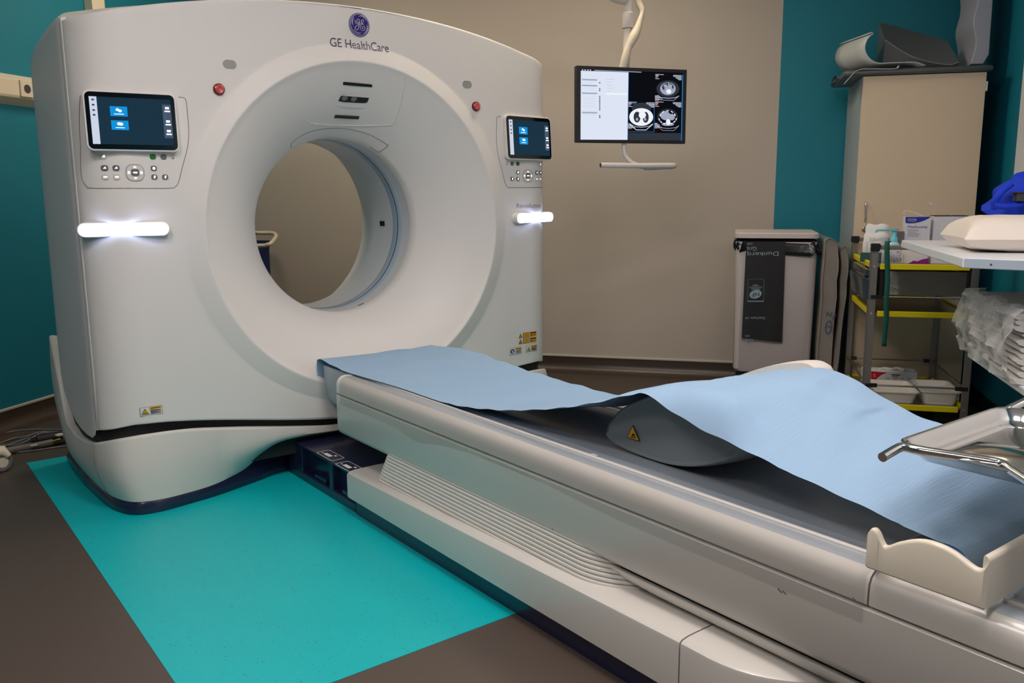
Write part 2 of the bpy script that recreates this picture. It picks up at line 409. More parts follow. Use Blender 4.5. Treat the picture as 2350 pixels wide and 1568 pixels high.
# shell behind the front cover
sidec = [(.15, .283), (.20, .258), (.354, .246), (.501, .262), (.621, .303), (.716, .368), (.763, .425), (.90, .55)]
sy, szz = [p[0] for p in sidec], [p[1] for p in sidec]
sec = []
for y in [.0305, .034, .04, .05, .06, .075, .09, .11, .125, .1335, .1345, .14, .15, .16, .17, .18, .2, .22, .24, .255]+[.3, .4, .5, .6, .7, .76, .82, .86, .89]:
    if y < .134:
        lo, hi = 0., XS
        for k_ in range(40):
            m_ = (lo+hi)/2
            if yf(m_)+.03 <= y: lo = m_
            else: hi = m_
        w = lo
    elif y < RC+.022: w = WM-RC+sqrt(max(1e-6, RC*RC-(RC+.022-y)**2))
    elif y < .72: w = WM
    else: w = WM-.17+sqrt(max(0, .17**2-(y-.72)**2))
    w = max(w, .3)
    rise = .035*sin(pi*min(1, max(0, (y-.05)/.85)))
    rc = .004+.135*min(1, max(0, (y-.16)/.45))**.6
    k = w/WM
    top = lambda x: 1.875-.135*x*x*(1-.25*min(1, y/.6))+rise-.02*max(0, 1-y/.25)-(.2*max(0, y-.80)**1.2 if y > .80 else 0)
    zlo = float(np.interp(y, sy, szz)) if y > .15 else zb(w)
    pts = []
    if y < .134: zlo = top(w)-rc-.012
    for j in range(0, 31):                         # right side up
        pts.append((w, zlo+(top(w)-rc-zlo)*j/30))
    for j in range(1, 10):
        a = pi/2*j/10; pts.append((w-rc+rc*cos(a), top(w-rc)-rc+rc*sin(a) if False else top(w)-rc+rc*sin(a)+(top(w-rc+rc*cos(a))-top(w))))
    for j in range(0, 61):
        x = (w-rc)*(1-2*j/60); pts.append((x, top(x)))
    for j in range(1, 10):
        a = pi/2+pi/2*j/10; x = -(w-rc)+rc*cos(a); pts.append((x, top(w)-rc+rc*sin(a)+(top(x)-top(w))))
    for j in range(0, 31): pts.append((-w, top(w)-rc-(top(w)-rc-zlo)*j/30))
    sec.append([(x, y, z) for x, z in pts])
b = MB(); b.grid(sec)
last = sec[-1]; n = len(last); ring = []
for (x, y, z) in last:
    a = math.atan2(z-ZC, x); ring.append((.46*cos(a), .90, ZC+.46*sin(a)))
b.grid([last, ring]); b.build('rear_shell', M['white'], gan, smooth=50)
b = MB()
for u, v in ((702, 0), (813, 12)):
    pass
b = MB(); xs_ = list(np.linspace(-1.035, 1.035, 60)); P_ = [(x, yf(x)+.036, .1) for x in xs_]+[(1.035, .8, .1), (-1.035, .8, .1)]; b.grid([P_, [(p[0], p[1], min(.325, max(.24, zb(p[0])+.02))) for p in P_]], cv=True); b.build('gap_seal', M['gap'], gan, smooth=0)
# base cover and plinth (plan curves for half the front, mirrored)
bot = [(-1.035, .86), (-1.045, .45), (-1.034, .224), (-1.016, .085), (-.973, -.006), (-.89, -.03), (-.773, -.012), (-.666, .012), (-.546, .055), (-.465, .085), (-.372, .125), (-.2, .135), (0, .135)]
top_ = [(-1.062, .86), (-1.064, .45), (-1.058, .244), (-1.046, .14), (-1.0, .045), (-.91, .004), (-.79, -.004), (-.67, -.006), (-.55, -.006), (-.465, -.006), (-.372, -.006), (-.2, -.006), (0, -.006)]
zbo = [.06, .055, .05, .05, .05, .048, .046, .05, .068, .105, .137, .148, .150]
zto = [.49, .208, .230, .252, .278, .289, .286, .271, .253, .239, .224, .200, .187]
# the wing that sweeps up along the side
side_b = [(-1.035, .86), (-1.042, .75), (-1.045, .65), (-1.045, .55)]; side_t = [(-1.062, .86), (-1.064, .76), (-1.065, .65), (-1.065, .55)]
bot = side_b+bot[1:]; top_ = side_t+top_[1:]; zbo = [.06, .06, .058, .056]+zbo[1:]; zto = [.56, .42, .243, .218]+zto[1:]
half = np.array([list(p)+list(q)+[s, t] for p, q, s, t in zip(bot, top_, zbo, zto)])
full = np.array(cr(half, 6)); mir = full[::-1].copy(); mir[:, 0] *= -1; mir[:, 2] *= -1
full = np.vstack([full, mir[1:]])
rows = []
for (bx, by, tx, ty, z0, z1) in full:
    nx, ny = (tx, ty-.6); l = hypot(nx, ny); nx, ny = nx/l, ny/l
    rec = max(0, 1-abs(bx)/.62)**.5 if abs(bx) < .62 else 0
    row = [(bx-.02*nx, by-.02*ny, z0)]
    for t in (0, .02, .06, .15, .3, .45, .6, .75, .88, .96, .99):
        e = t**(1+1.6*rec) if False else (t if rec == 0 else min(1, max(0, (t-.0)/.5))**.8)
        bl = .018*sin(pi*min(1, t))*(1-rec)
        row.append((bx+(tx-bx)*e+nx*bl, by+(ty-by)*e+ny*bl, z0+(z1-z0)*t))
    row += [(tx-.003*nx, ty-.003*ny, z1), (tx-.012*nx, ty-.012*ny, z1+.0015), (tx-.05*nx, ty-.05*ny, z1-.006)]
    rows.append(row)
b = MB(); b.grid(rows); b.build('base_cover', M['white3'], gan, smooth=50)
for s in (0, -1):
    k_ = min(range(len(full)), key=lambda i: abs(full[i][1]-.15)+(10 if (full[i][0] > 0) == (s == 0) else 0)); b = MB(); b.tube([(p[0]+(-.0002 if s == 0 else .0002), p[1]-.0006, p[2]) for p in rows[k_][1:-3]], .0014, 6); b.build('base_seam', M['line'], gan)
rows = []
for (bx, by, tx, ty, z0, z1) in full:
    nx, ny = (tx, ty-.6); l = hypot(nx, ny); nx, ny = nx/l, ny/l
    rows.append([(bx-nx*o, by-ny*o, h) for o, h in ((.0, 0), (-.006, .006), (-.006, .03), (.002, .042), (.006, z0), (.03, z0+.012))])
b = MB(); b.grid(rows); b.build('plinth', M['navy'], gan, smooth=40)
# seams between side and front covers
for s in (-1, 1):
    b = MB(); zz = np.linspace(zb(XS)+.005, zt(XS)-.004, 30)
    b.tube([(s*(XS+.0035), yf(XS)+.014, z) for z in zz], .0022, 6); b.build('cover_seam', M['line'], gan)
# ---- marks and fittings on the front cover
def sp(x, z, o=.001): return (x, G(x, z)-o, z)
def plate(b, pts, o=.001, th_=.004):               # thin plate following the cover
    b.prism([sp(x, z, o) for x, z in pts], (0, th_, 0))
def pxl(pts, ox=0, oy=0, k=1.): return [gs(ox+x*k, oy+y*k) for x, y in pts]
kE = 170/2221
b = MB(); c0 = gs(824, 57.5); re = .0455
b.mi = 0; plate(b, ell(c0[0], c0[1], re, re, 48), .002, .006); b.mi = 1; plate(b, ell(c0[0], c0[1], re*.965, re*.965, 48), .003, .003); b.mi = 2
plate(b, ell(c0[0], c0[1], re*.945, re*.945, 48), .004, .003); b.mi = 1
ring = ell(c0[0], c0[1], re*.875, re*.875, 64)
b.tube([sp(x, z, .0045) for x, z in ring], .0022, 6, closed=True, flat=.4)
def stroke(pts, r, o=.0048):
    P = cr(pxl(pts, 740, 20, kE), 5); n = len(P)
    b.tube([sp(p[0], p[1], o) for p in P], r if not isinstance(r, tuple) else [r[0]+(r[1]-r[0])*abs(2*i/(n-1)-1)**1.5 for i in range(n)], 6, flat=.4)
stroke([(962, 345), (965, 400), (1000, 450), (1050, 455), (1085, 400), (1078, 330), (1045, 318), (1015, 360), (1015, 410), (1040, 428), (1085, 395), (1090, 400), (1080, 500), (1062, 590), (1020, 642), (970, 615), (972, 555), (1015, 515), (1070, 480), (1125, 455), (1180, 420), (1215, 370), (1190, 335), (1150, 350), (1145, 400), (1170, 445), (1215, 475)], .0026)
stroke([(1215, 475), (1150, 480), (1118, 535), (1128, 610), (1180, 660), (1240, 640), (1262, 590), (1235, 540), (1195, 535), (1172, 565), (1190, 600), (1215, 590)], .0026)
for sw in ([(1062, 245), (1100, 225), (1170, 232), (1240, 285), (1300, 370)], [(1305, 480), (1325, 530), (1325, 600), (1290, 690), (1220, 755)], [(1145, 735), (1080, 745), (990, 705), (920, 620)], [(905, 500), (875, 430), (885, 340), (930, 260)]):
    stroke(sw, (.0042, .001))
b.build('emblem', [M['purple'], M['lblw'], M['purple']], gan)
b = MB(); L0, L1 = gs(757, 101), gs(891, 113)
wd = L1[0]-L0[0]; vs, fs = text_mesh('GE HealthCare', .1, -.0004); ww = max(v.x for v in vs)-min(v.x for v in vs)
hx = .1*.72; hh = abs(gs(771, 91)[1]-gs(773, 111.5)[1]); sxk = wd/ww; syk = hh/hx
cx_, cz_ = (L0[0]+L1[0])/2, (L0[1]+L1[1])/2
zz0 = gs(782, 100)[1]
put_text(b, 'GE HealthCare', .1, lambda x, y: sp(cx_+x*sxk, zz0+y*syk, .002), -.0004); b.build('brand_lettering', M['ink'], gan, smooth=0)
b = MB(); L0, L1 = gs(1185, 473), gs(1240, 473); wd = L1[0]-L0[0]
vs, fs = text_mesh('Revolution', .1); ww = max(v.x for v in vs)-min(v.x for v in vs)
put_text(b, 'Revolution', .1, lambda x, y: sp((L0[0]+L1[0])/2+x*wd/ww, L0[1]+y*.30, .002), -.0006); b.build('model_lettering', M['inkg'], gan, smooth=0)
for s in (-1, 1):                                  # speakers, emergency stops
    P = gs(527, 148); x, z = s*abs(P[0]), P[1]
    b = MB(); o_ = rrect(x, z, .050, .032, .0155); plate(b, o_, .0006); b.mi = 1
    for i in range(-5, 6):
        for j in range(-3, 4):
            dx, dz = i*.0047+(j % 2)*.0023, j*.0046
            if abs(dx) < .024 and abs(dz) < .014 and hypot(max(0, abs(dx)-.012), dz) < .0145: b.lathe([(.0010, -.0001), (.0010, .0003)], sp(x+dx, z+dz, .0012), 'Y', 6)
    b.build('speaker_grille', [mat('grille_grey', (176, 174, 172), .5), M['black']], gan, smooth=0)
    P = gs(502, 205); x, z = s*abs(P[0]), P[1]
    b = MB(); y0 = G(x, z); b.lathe([(.0205, 0), (.0205, -.006), (.0198, -.008)], (x, y0, z), 'Y', 40); b.mi = 1
    b.lathe([(.0188, -.0075), (.018, -.011), (.0145, -.013), (.001, -.0098)], (x, y0, z), 'Y', 40); b.mi = 2
    b.tube([(x+.0120*cos(a), y0-.0136, z+.0120*sin(a)) for a in np.linspace(0, 2*pi, 32, endpoint=False)], .0009, 6, closed=True)
    tri = [(x-.0098, z+.0058), (x+.0098, z+.0058), (x, z-.0112)]
    b.tube([(p[0], y0-.0138, p[1]) for p in tri], .0009, 6, closed=True)
    b.tube([(x-.0054, y0-.0138, z+.0032), (x-.0015, y0-.0138, z-.0058)], .0008, 6); b.tube([(x+.0054, y0-.0138, z+.0032), (x+.0015, y0-.0138, z-.0058)], .0008, 6); b.tube([(x, y0-.0138, z+.0028), (x, y0-.0138, z-.0058)], .0008, 6)
    b.build('emergency_button', [M['black'], M['red'], mat('button_pink_print', (236, 170, 164), .5)], gan, smooth=40)
# light bars
LB = emis('light_bar_glow', (190, 205, 255), 6.5)
for s in (-1, 1):
    inn, out = np.array((s*.787, -.018)), np.array((s*1.062, .066)); L = hypot(*(out-inn)); ax = (out-inn)/L; nn = np.array((-ax[1], ax[0]))
    if nn[1] > 0: nn = -nn
    ctr = (inn+out)/2; zb_ = 1.028
    def lp(a, h, d): p = ctr+ax*a+nn*d; return (p[0], p[1], zb_+h)
    b = MB(); o_ = rrect(0, 0, L+.012, .052, .0255, 8)
    b.prism([lp(a, h, -.006) for a, h in o_], (-nn[0]*.05, -nn[1]*.05, 0)); bar = b.build('light_bar', M['white'], gan, smooth=40, bevel=.004)
    b = MB(); o_ = rrect(0, 0, L, .043, .021, 8); b.prism([lp(a, h, .004) for a, h in o_], (-nn[0]*.012, -nn[1]*.012, 0)); b.build('glowing_lens', LB, bar, smooth=40)
# tablets and control panels
SB = emis('tablet_screen_navy', (32, 58, 76), .8); SW = emis('tablet_white_strip', (214, 222, 240), .9); SBl = emis('tablet_blue_tile', (20, 150, 226), .95); SG = emis('tablet_grey_strip', (80, 98, 122), .8); SWh = emis('icon_white', (246, 250, 252), 1.3); SD = emis('icon_dark', (70, 80, 96), .6)
KG = emis('key_symbol_glow', (250, 250, 252), 1.6)
for s in (-1, 1):
    inn, out = np.array((s*.725, -.008)), np.array((s*1.02, .024)); L = hypot(*(out-inn)); ax = (out-inn)/L*s; ctr = (inn+out)/2; H_ = .201; zc_ = 1.396
    nn = np.array((ax[1], -ax[0]));
    def tp(a, h, d, zc_=zc_, ctr=ctr, ax=ax, nn=nn): q = ctr+ax*a+nn*(d-.07*h); return (q[0], q[1], zc_+h)
    b = MB(); o_ = rrect(0, 0, L, H_, .022, 8); o2 = rrect(0, -.002, L-.02, H_-.02, .016, 8)
    b.grid([[tp(a, h, d) for a, h in oo] for oo, d in ((rrect(0, 0, L-.004, H_-.004, .02, 8), 0), (o_, -.002), (o_, -.016), (o2, -.045))], cv=True); b.face([tp(a, h, 0) for a, h in rrect(0, 0, L-.004, H_-.004, .02, 8)])
    tab = b.build('tablet', M['white'], gan, smooth=40)
    b = MB(); b.prism([tp(a, h, .0015) for a, h in rrect(0, 0, L-.012, H_-.012, .017, 8)], (-nn[0]*.004, -nn[1]*.004, 0)); b.build('screen_glass', M['glass'], tab, smooth=0)
    b = MB(); w2, h2 = L*.435, H_*.39
    def rect(x0, x1, y0, y1, d, mi):
        b.mi = mi; b.prism([tp(x0*w2, y0*h2, d), tp(x1*w2, y0*h2, d), tp(x1*w2, y1*h2, d), tp(x0*w2, y1*h2, d)], (-nn[0]*.0004, -nn[1]*.0004, 0))
    rect(-1, 1, -1, 1, .0025, 0); rect(-1, -.82, -1, 1, .003, 1); rect(-.52, -.1, .2, .62, .003, 2); rect(-.52, -.1, -.38, .02, .003, 2); rect(.78, 1, -.68, .78, .003, 3)
    rect(-.43, -.19, .28, .31, .0034, 4); rect(-.42, -.2, -.3, -.27, .0034, 4)
    b.mi = 4
    for x, y, r in ((-.34, .48, .045), (-.28, .43, .045), (-.33, -.12, .05), (-.28, -.13, .05)): b.prism([tp(x*w2+a, y*h2+c, .0034) for a, c in ell(0, 0, r*w2, r*w2*.8, 14)], (-nn[0]*.0004, -nn[1]*.0004, 0))
    for y in (.58, .0, -.42): rect(.85, .95, y, y+.1, .0034, 4); rect(.83, .97, y-.12, y-.06, .0034, 4)
    for y in (.88, .66, .44, .24): rect(-.94, -.88, y-.05, y+.02, .0034, 5)
    b.build('display', [SB, SW, SBl, SG, SWh, SD], tab, smooth=0)
    # control panel: seam outline and keys (traced on the left panel, mirrored for the right one)
    q = lambda x, y: (lambda P: (P[0]*(-s), P[1]))(gs(180+x/6.273, 190+y/6.273)) if True else None
    b = MB(); out_ = [(30, 180), (22, 240), (12, 560), (28, 900), (36, 1250), (60, 1400), (120, 1490), (200, 1518), (700, 1519), (1300, 1519), (1390, 1500), (1440, 1430), (1500, 1200), (1570, 930), (1588, 700), (1570, 450), (1550, 270), (1520, 220), (1440, 206)]
    P = [q(x, y) for x, y in out_]; P = cr(P, 5)
    b.tube([sp(p[0], p[1], .0002) for p in P], .0013, 5); pan = b.build('control_panel', M['line'], gan)
    def key(x, y, w, m, gl=None, r=.35):
        c_ = q(x, y); b = MB(); plate(b, rrect(c_[0], c_[1], w, w*.93, w*r), .003, .008); b.mi = 1
        if gl == 'tri': b.prism([sp(c_[0]+a*w, c_[1]+h*w, .0042) for a, h in ((-.26, -.12), (.22, -.12), (.1, .26), (-.05, .1))], (0, .001, 0))
        elif gl == 'dot': b.prism([sp(c_[0]+a, c_[1]+h, .0042) for a, h in ell(0, 0, w*.24, w*.26, 12)], (0, .001, 0))
        elif gl == 'bar': b.prism([sp(c_[0]+a, c_[1]+h, .0042) for a, h in rrect(0, 0, w*.55, w*.2, w*.09)], (0, .001, 0))
        elif gl == 'man': b.prism([sp(c_[0]+a, c_[1]+h, .0042) for a, h in rrect(0, -.02*w, w*.24, w*.5, w*.1)], (0, .001, 0)); b.prism([sp(c_[0]+a, c_[1]+h, .0042) for a, h in ell(.08*w, .16*w, w*.15, w*.12, 10)], (0, .001, 0))
        b.build('key', [m, KG], pan, smooth=0, bevel=.0012)
    key(358, 1060, .0195, M['kwhite'], 'tri'); key(1070, 1066, .0195, M['green']); key(1225, 1068, .0195, M['kgrey'])
    key(374, 1227, .0205, M['kgrey'], 'tri'); key(540, 1227, .0205, M['kgrey'], 'tri'); key(385, 1356, .0205, M['kwhite'], 'bar'); key(550, 1356, .0205, M['kwhite'], 'bar')
    key(1083, 1232, .0195, M['kgrey'], 'dot'); key(1092, 1358, .0195, M['kgrey'], 'man'); key(1247, 1358, .0195, M['kgrey'], 'man')
    c_ = q(815, 1294); b = MB(); plate(b, rrect(c_[0], c_[1], .0585, .056, .022, 8), .002, .006); b.mi = 2
    b.tube([sp(x, z, .0022) for x, z in rrect(c_[0], c_[1], .0585, .056, .022, 8)], .0008, 5, closed=True); b.mi = 1
    for dx, dz, w, h in ((0, .0195, .012, .006), (0, -.0195, .012, .006), (-.0205, 0, .007, .009), (.0205, 0, .007, .009)): b.prism([sp(c_[0]+dx+a, c_[1]+dz+k_, .0034) for a, k_ in (((-w/2, -h/2), (w/2, -h/2), (0, h/2)) if dz > 0 else ((-w/2, h/2), (w/2, h/2), (0, -h/2)) if dz < 0 else rrect(0, 0, w, h, .003))], (0, .001, 0))
    b.build('navigation_pad', [M['kwhite'], KG, M['line']], pan, smooth=0)
    key(815, 1294, .0265, M['kgrey'], 'bar', .28)
    c_ = q(1358, 1065); b = MB(); b.tube([sp(c_[0]+.0045*cos(a), c_[1]+.004+.0045*sin(a), .001) for a in np.linspace(0, 2*pi, 16, endpoint=False)], .0006, 5, closed=True); b.prism([sp(c_[0]+a, c_[1]-.006+h, .001) for a, h in ((-.004, -.002), (.004, -.002), (.004, .002), (-.004, .002))], (0, .0005, 0)); b.build('panel_symbol', M['line'], pan, smooth=0)
# funnel: laser windows, camera window, moulded panel outlines
def fplate(pts, o=.002, th_=.008):
    b.prism([sp(*gs(u, v), o) for u, v in pts], (0, th_, 0))
for pts in ([(787, 189), (790, 188), (853, 194), (854, 200), (850, 200), (787, 195)], [(769, 264), (825, 267.5), (822, 274), (766, 271)]):
    b = MB(); fplate(pts); b.build('laser_window', M['black'], gan, smooth=0)
b = MB(); fplate([(774, 240), (779, 224), (785, 220), (845, 223), (848, 228), (843, 243), (835, 249), (778, 246)], .0015, .006); b.mi = 1
fplate([(776, 232), (781, 222), (785, 220), (846, 225), (842, 235), (835, 237), (790, 235)], .004, .004); b.mi = 2
for u, v in ((788, 226), (809, 228)):
    x, z = gs(u, v); b.prism([sp(x+a, z+h, .013) for a, h in ell(0, 0, .0125, .009, 18)], (0, .003, 0))
b.build('camera_window', [M['white'], M['black'], M['mgrey']], gan, smooth=0)
b = MB(); P = cr(pxl([(669, 340), (668, 332), (674, 324), (700, 307), (735, 297), (772, 294.5), (810, 298), (850, 310), (887, 331), (888, 336), (872, 348), (868, 349), (850, 338)]), 6)
b.tube([sp(p[0], p[1], .0002) for p in P], .0014, 5); b.build('funnel_panel_seam', M['line'], gan)
b = MB(); P = cr(pxl([(700, 276), (712, 283), (750, 287), (880, 288), (903, 283), (913, 262), (925, 215), (931, 176)]), 6)
b.tube([sp(p[0], p[1], .0003) for p in P], .003, 6, flat=.5); b.build('funnel_panel_ridge', M['white'], gan)
# warning labels
def quad(b, pts, o, mi): b.mi = mi; b.prism([sp(*gs(u, v), o*1.5+.0012) for u, v in pts], (0, .0008, 0))
def lerp4(Q, a, c):                                # unit coords in a photographed quad (tl, tr, br, bl)
    tl, tr, br, bl = [np.array(p, float) for p in Q]; return tuple((tl*(1-a)+tr*a)*(1-c)+(bl*(1-a)+br*a)*c)
def label_caution(Q, icon):
    b = MB(); R = lambda x0, y0, x1, y1: [lerp4(Q, x0, y0), lerp4(Q, x1, y0), lerp4(Q, x1, y1), lerp4(Q, x0, y1)]
    quad(b, R(0, 0, 1, 1), .0008, 3); quad(b, R(.02, .035, .98, .965), .0013, 0); quad(b, R(.42, .06, .97, .34), .0018, 1); quad(b, R(.48, .14, .9, .26), .0022, 4)
    for y in (.44, .6, .76): quad(b, R(.47, y, .93, y+.07), .0018, 2)
    if icon == 'tri':
        quad(b, [lerp4(Q, .215, .18), lerp4(Q, .40, .84), lerp4(Q, .05, .84)], .0018, 2); quad(b, [lerp4(Q, .215, .29), lerp4(Q, .36, .79), lerp4(Q, .09, .79)], .0022, 1); quad(b, R(.17, .62, .28, .7), .0026, 2)
    else:
        quad(b, [lerp4(Q, .21+.17*cos(a), .5+.33*sin(a)) for a in np.linspace(0, 2*pi, 20, endpoint=False)], .0018, 5)
        quad(b, R(.14, .36, .27, .5), .0022, 0); quad(b, R(.16, .55, .3, .7), .0022, 0)
    b.build('caution_label', [M['lblw'], M['yel'], M['lblk'], M['mgrey'], mat('label_brown_ink', (120, 86, 10), .6), M['lblue']], gan, smooth=0)
label_caution([(320, 936.5), (371.5, 929), (373, 948.5), (322, 956)], 'tri')
label_caution([(1170, 799.5), (1196.5, 796), (1197, 811), (1169.5, 815.5)], 'man')
label_caution([(1207, 793.5), (1232, 790.5), (1232.5, 805), (1207, 809)], 'tri')
for y in (0, 13.3):
    b = MB(); quad(b, [(1194, 765.5+y), (1198.5, 775.5+y), (1190, 776.5+y)], .001, 1); quad(b, [(1194, 768+y), (1197, 774.8+y), (1191.5, 775.3+y)], .0016, 0); quad(b, [(1193.4, 771.5+y), (1195, 771.3+y), (1195, 773.5+y), (1193.4, 773.7+y)], .002, 1)
    Q = [(1200, 764+y), (1214.6, 762.2+y), (1214.6, 773+y), (1199.8, 775+y)]; quad(b, Q, .001, 1); quad(b, [lerp4(Q, a, c_) for a, c_ in ((.06, .08), (.94, .08), (.94, .92), (.06, .92))], .0016, 0); quad(b, [lerp4(Q, a, c_) for a, c_ in ((.25, .4), (.78, .4), (.78, .46), (.25, .46))], .002, 1); quad(b, [lerp4(Q, a, c_) for a, c_ in ((.25, .56), (.7, .56), (.7, .62), (.25, .62))], .002, 1)
    Q = [(1216, 762+y), (1230, 760.2+y), (1230, 771+y), (1216, 773+y)]; quad(b, Q, .001, 0); quad(b, [lerp4(Q, a, c_) for a, c_ in ((.03, .06), (.97, .06), (.97, .28), (.03, .28))], .0016, 1); quad(b, [lerp4(Q, a, c_) for a, c_ in ((.1, .55), (.26, .55), (.26, .78), (.1, .78))], .0016, 1); quad(b, [lerp4(Q, a, c_) for a, c_ in ((.4, .6), (.85, .6), (.85, .68), (.4, .68))], .0016, 1)
    b.build('laser_warning_label', [M['yel2'], M['lblk']], gan, smooth=0)
# ================================================================== the patient table
tbl = thing('patient_table', (0, -1.6, 0), 'long cream patient table with a dark grey cradle reaching to the scanner', 'medical table')
YE = -2.98                                         # foot end
def sect(b, prof, y0, y1, mirror=True, n=1, rounds=()):
    P = [(x, z) for x, z in prof]
    if mirror: P = P+[(-x, z) for x, z in P[::-1]]
    b.grid([[(x, y, z) for x, z in P] for y in np.linspace(y0, y1, n+1)], cv=True)
    b.face([(x, y0, z) for x, z in P]); b.face([(x, y1, z) for x, z in P][::-1])
# lower base box, rounded foot and plinth
def bprof(z): return [(-.352, .058), (-.36, .066), (-.36, z-.010), (-.3585, z-.003), (-.352, z+.002), (-.333, z+.005), (-.30, z+.0055), (-.285, z+.0055)]
b = MB(); G_ = []
for y, z in ((-.480, .156), (-.484, .159), (-2.052, .190)): G_.append([(x, y, h) for x, h in bprof(z)]+[(-x, y, h) for x, h in bprof(z)[::-1]])
b.grid(G_, cv=True); b.face(G_[0]); b.face(G_[-1][::-1]); b.build('base_cover', M['white2'], tbl, smooth=40)
b = MB(); G_ = []
def plan_end(w, n=14): return [(-w+ (w*.62)*(1-cos(a)), -2.056-.36*sin(a)) for a in np.linspace(0, pi/2, n)]
ring = plan_end(1.); n_ = len(ring)
def endring(w, dy, z):
    pts = [(-w, -2.056, z)]; R_ = .24*w/.36
    for a in np.linspace(0, pi/2, 12): pts.append((-w+R_*(1-cos(a)), -2.13-dy-R_*sin(a), z))
    return pts+[(-x, y, h) for x, y, h in pts[::-1]]
for w, dy, z in ((.352, -.008, .058), (.36, 0, .066), (.36, 0, .180), (.3585, -.0015, .187), (.352, -.008, .192), (.333, -.03, .195), (.30, -.055, .1955), (.10, -.045, .1955)): G_.append(endring(w, dy, z))
b.grid(G_, cv=True); b.face(G_[-1]); b.face(G_[0][::-1]); b.build('foot_cover', M['white2'], tbl, smooth=40)
b = MB(); b.grid([endring(.338, .0-.02, z) for z in (0, .062)], cv=True); b.bb((-.338, -2.1, 0), (.338, -.5, .062)); b.build('plinth', M['navy'], tbl, smooth=40)
# docking bridge between table base and scanner
b = MB()
b.bb((-.335, -.49, .138), (.335, .115, .15)); b.bb((-.335, -.49, 0), (.335, .115, .035))
b.bb((-.30, -.49, .03), (.30, .115, .14))
for y0, y1 in ((-.02, .11), (-.30, -.27)): b.bb((-.333, y0, .03), (-.29, y1, .14)); b.bb((.29, y0, .03), (.333, y1, .14))
b.bb((-.325, -.22, .035), (-.295, -.12, .055)); b.bb((-.325, -.44, .035), (-.295, -.36, .055))
br = b.build('docking_bridge', M['navy'], tbl, smooth=0, bevel=.004)
for (u0, v0), (u1, v1) in (((735, 1038), (782, 1053)), ((783, 1064), (823, 1080))):
    b = MB(); P0, P1 = fl(u0, v0, .1505), fl(u1, v1, .1505); cx, cy = (P0[0]+P1[0])/2, (P0[1]+P1[1])/2
    b.tube([(x, y, .151) for x, y in rrect(cx, cy, .055, .135, .008)], .0011, 5, closed=True, flat=.5)
    b.box((cx-.005, cy+.01, .1512), (.016, .05, .0006)); b.box((cx+.012, cy-.02, .1512), (.008, .014, .0006)); b.box((cx-.008, cy+.05, .1512), (.006, .008, .0006))
    b.build('foot_warning_mark', M['traybk'], br, smooth=0)
# bellows: stacked pleats, rounded at the foot end
b = MB(); G_ = []
def bel(w, z):
    r0, r1 = .06, .20
    pts = [(-w+r0-r0*sin(a), -.62-r0+r0*cos(a), z) for a in np.linspace(0, pi/2, 6)]
    pts += [(-w+r1-r1*cos(a), -1.65-r1*sin(a)-(w-.3), z) for a in np.linspace(0, pi/2, 14)]
    return pts+[(-x, y, h) for x, y, h in pts[::-1]]
nz = 10; z0, z1 = .166, .264
for i in range(nz):
    h = (z1-z0)/nz; za = z0+i*h; w_ = .331-.0045*i
    for f, w in ((.0, -.006), (.12, -.001), (.35, 0), (.7, 0), (.92, -.001)): G_.append(bel(w_+w, za+h*f))
b.grid(G_, cv=True); b.build('bellows', M['white3'], tbl, smooth=50)
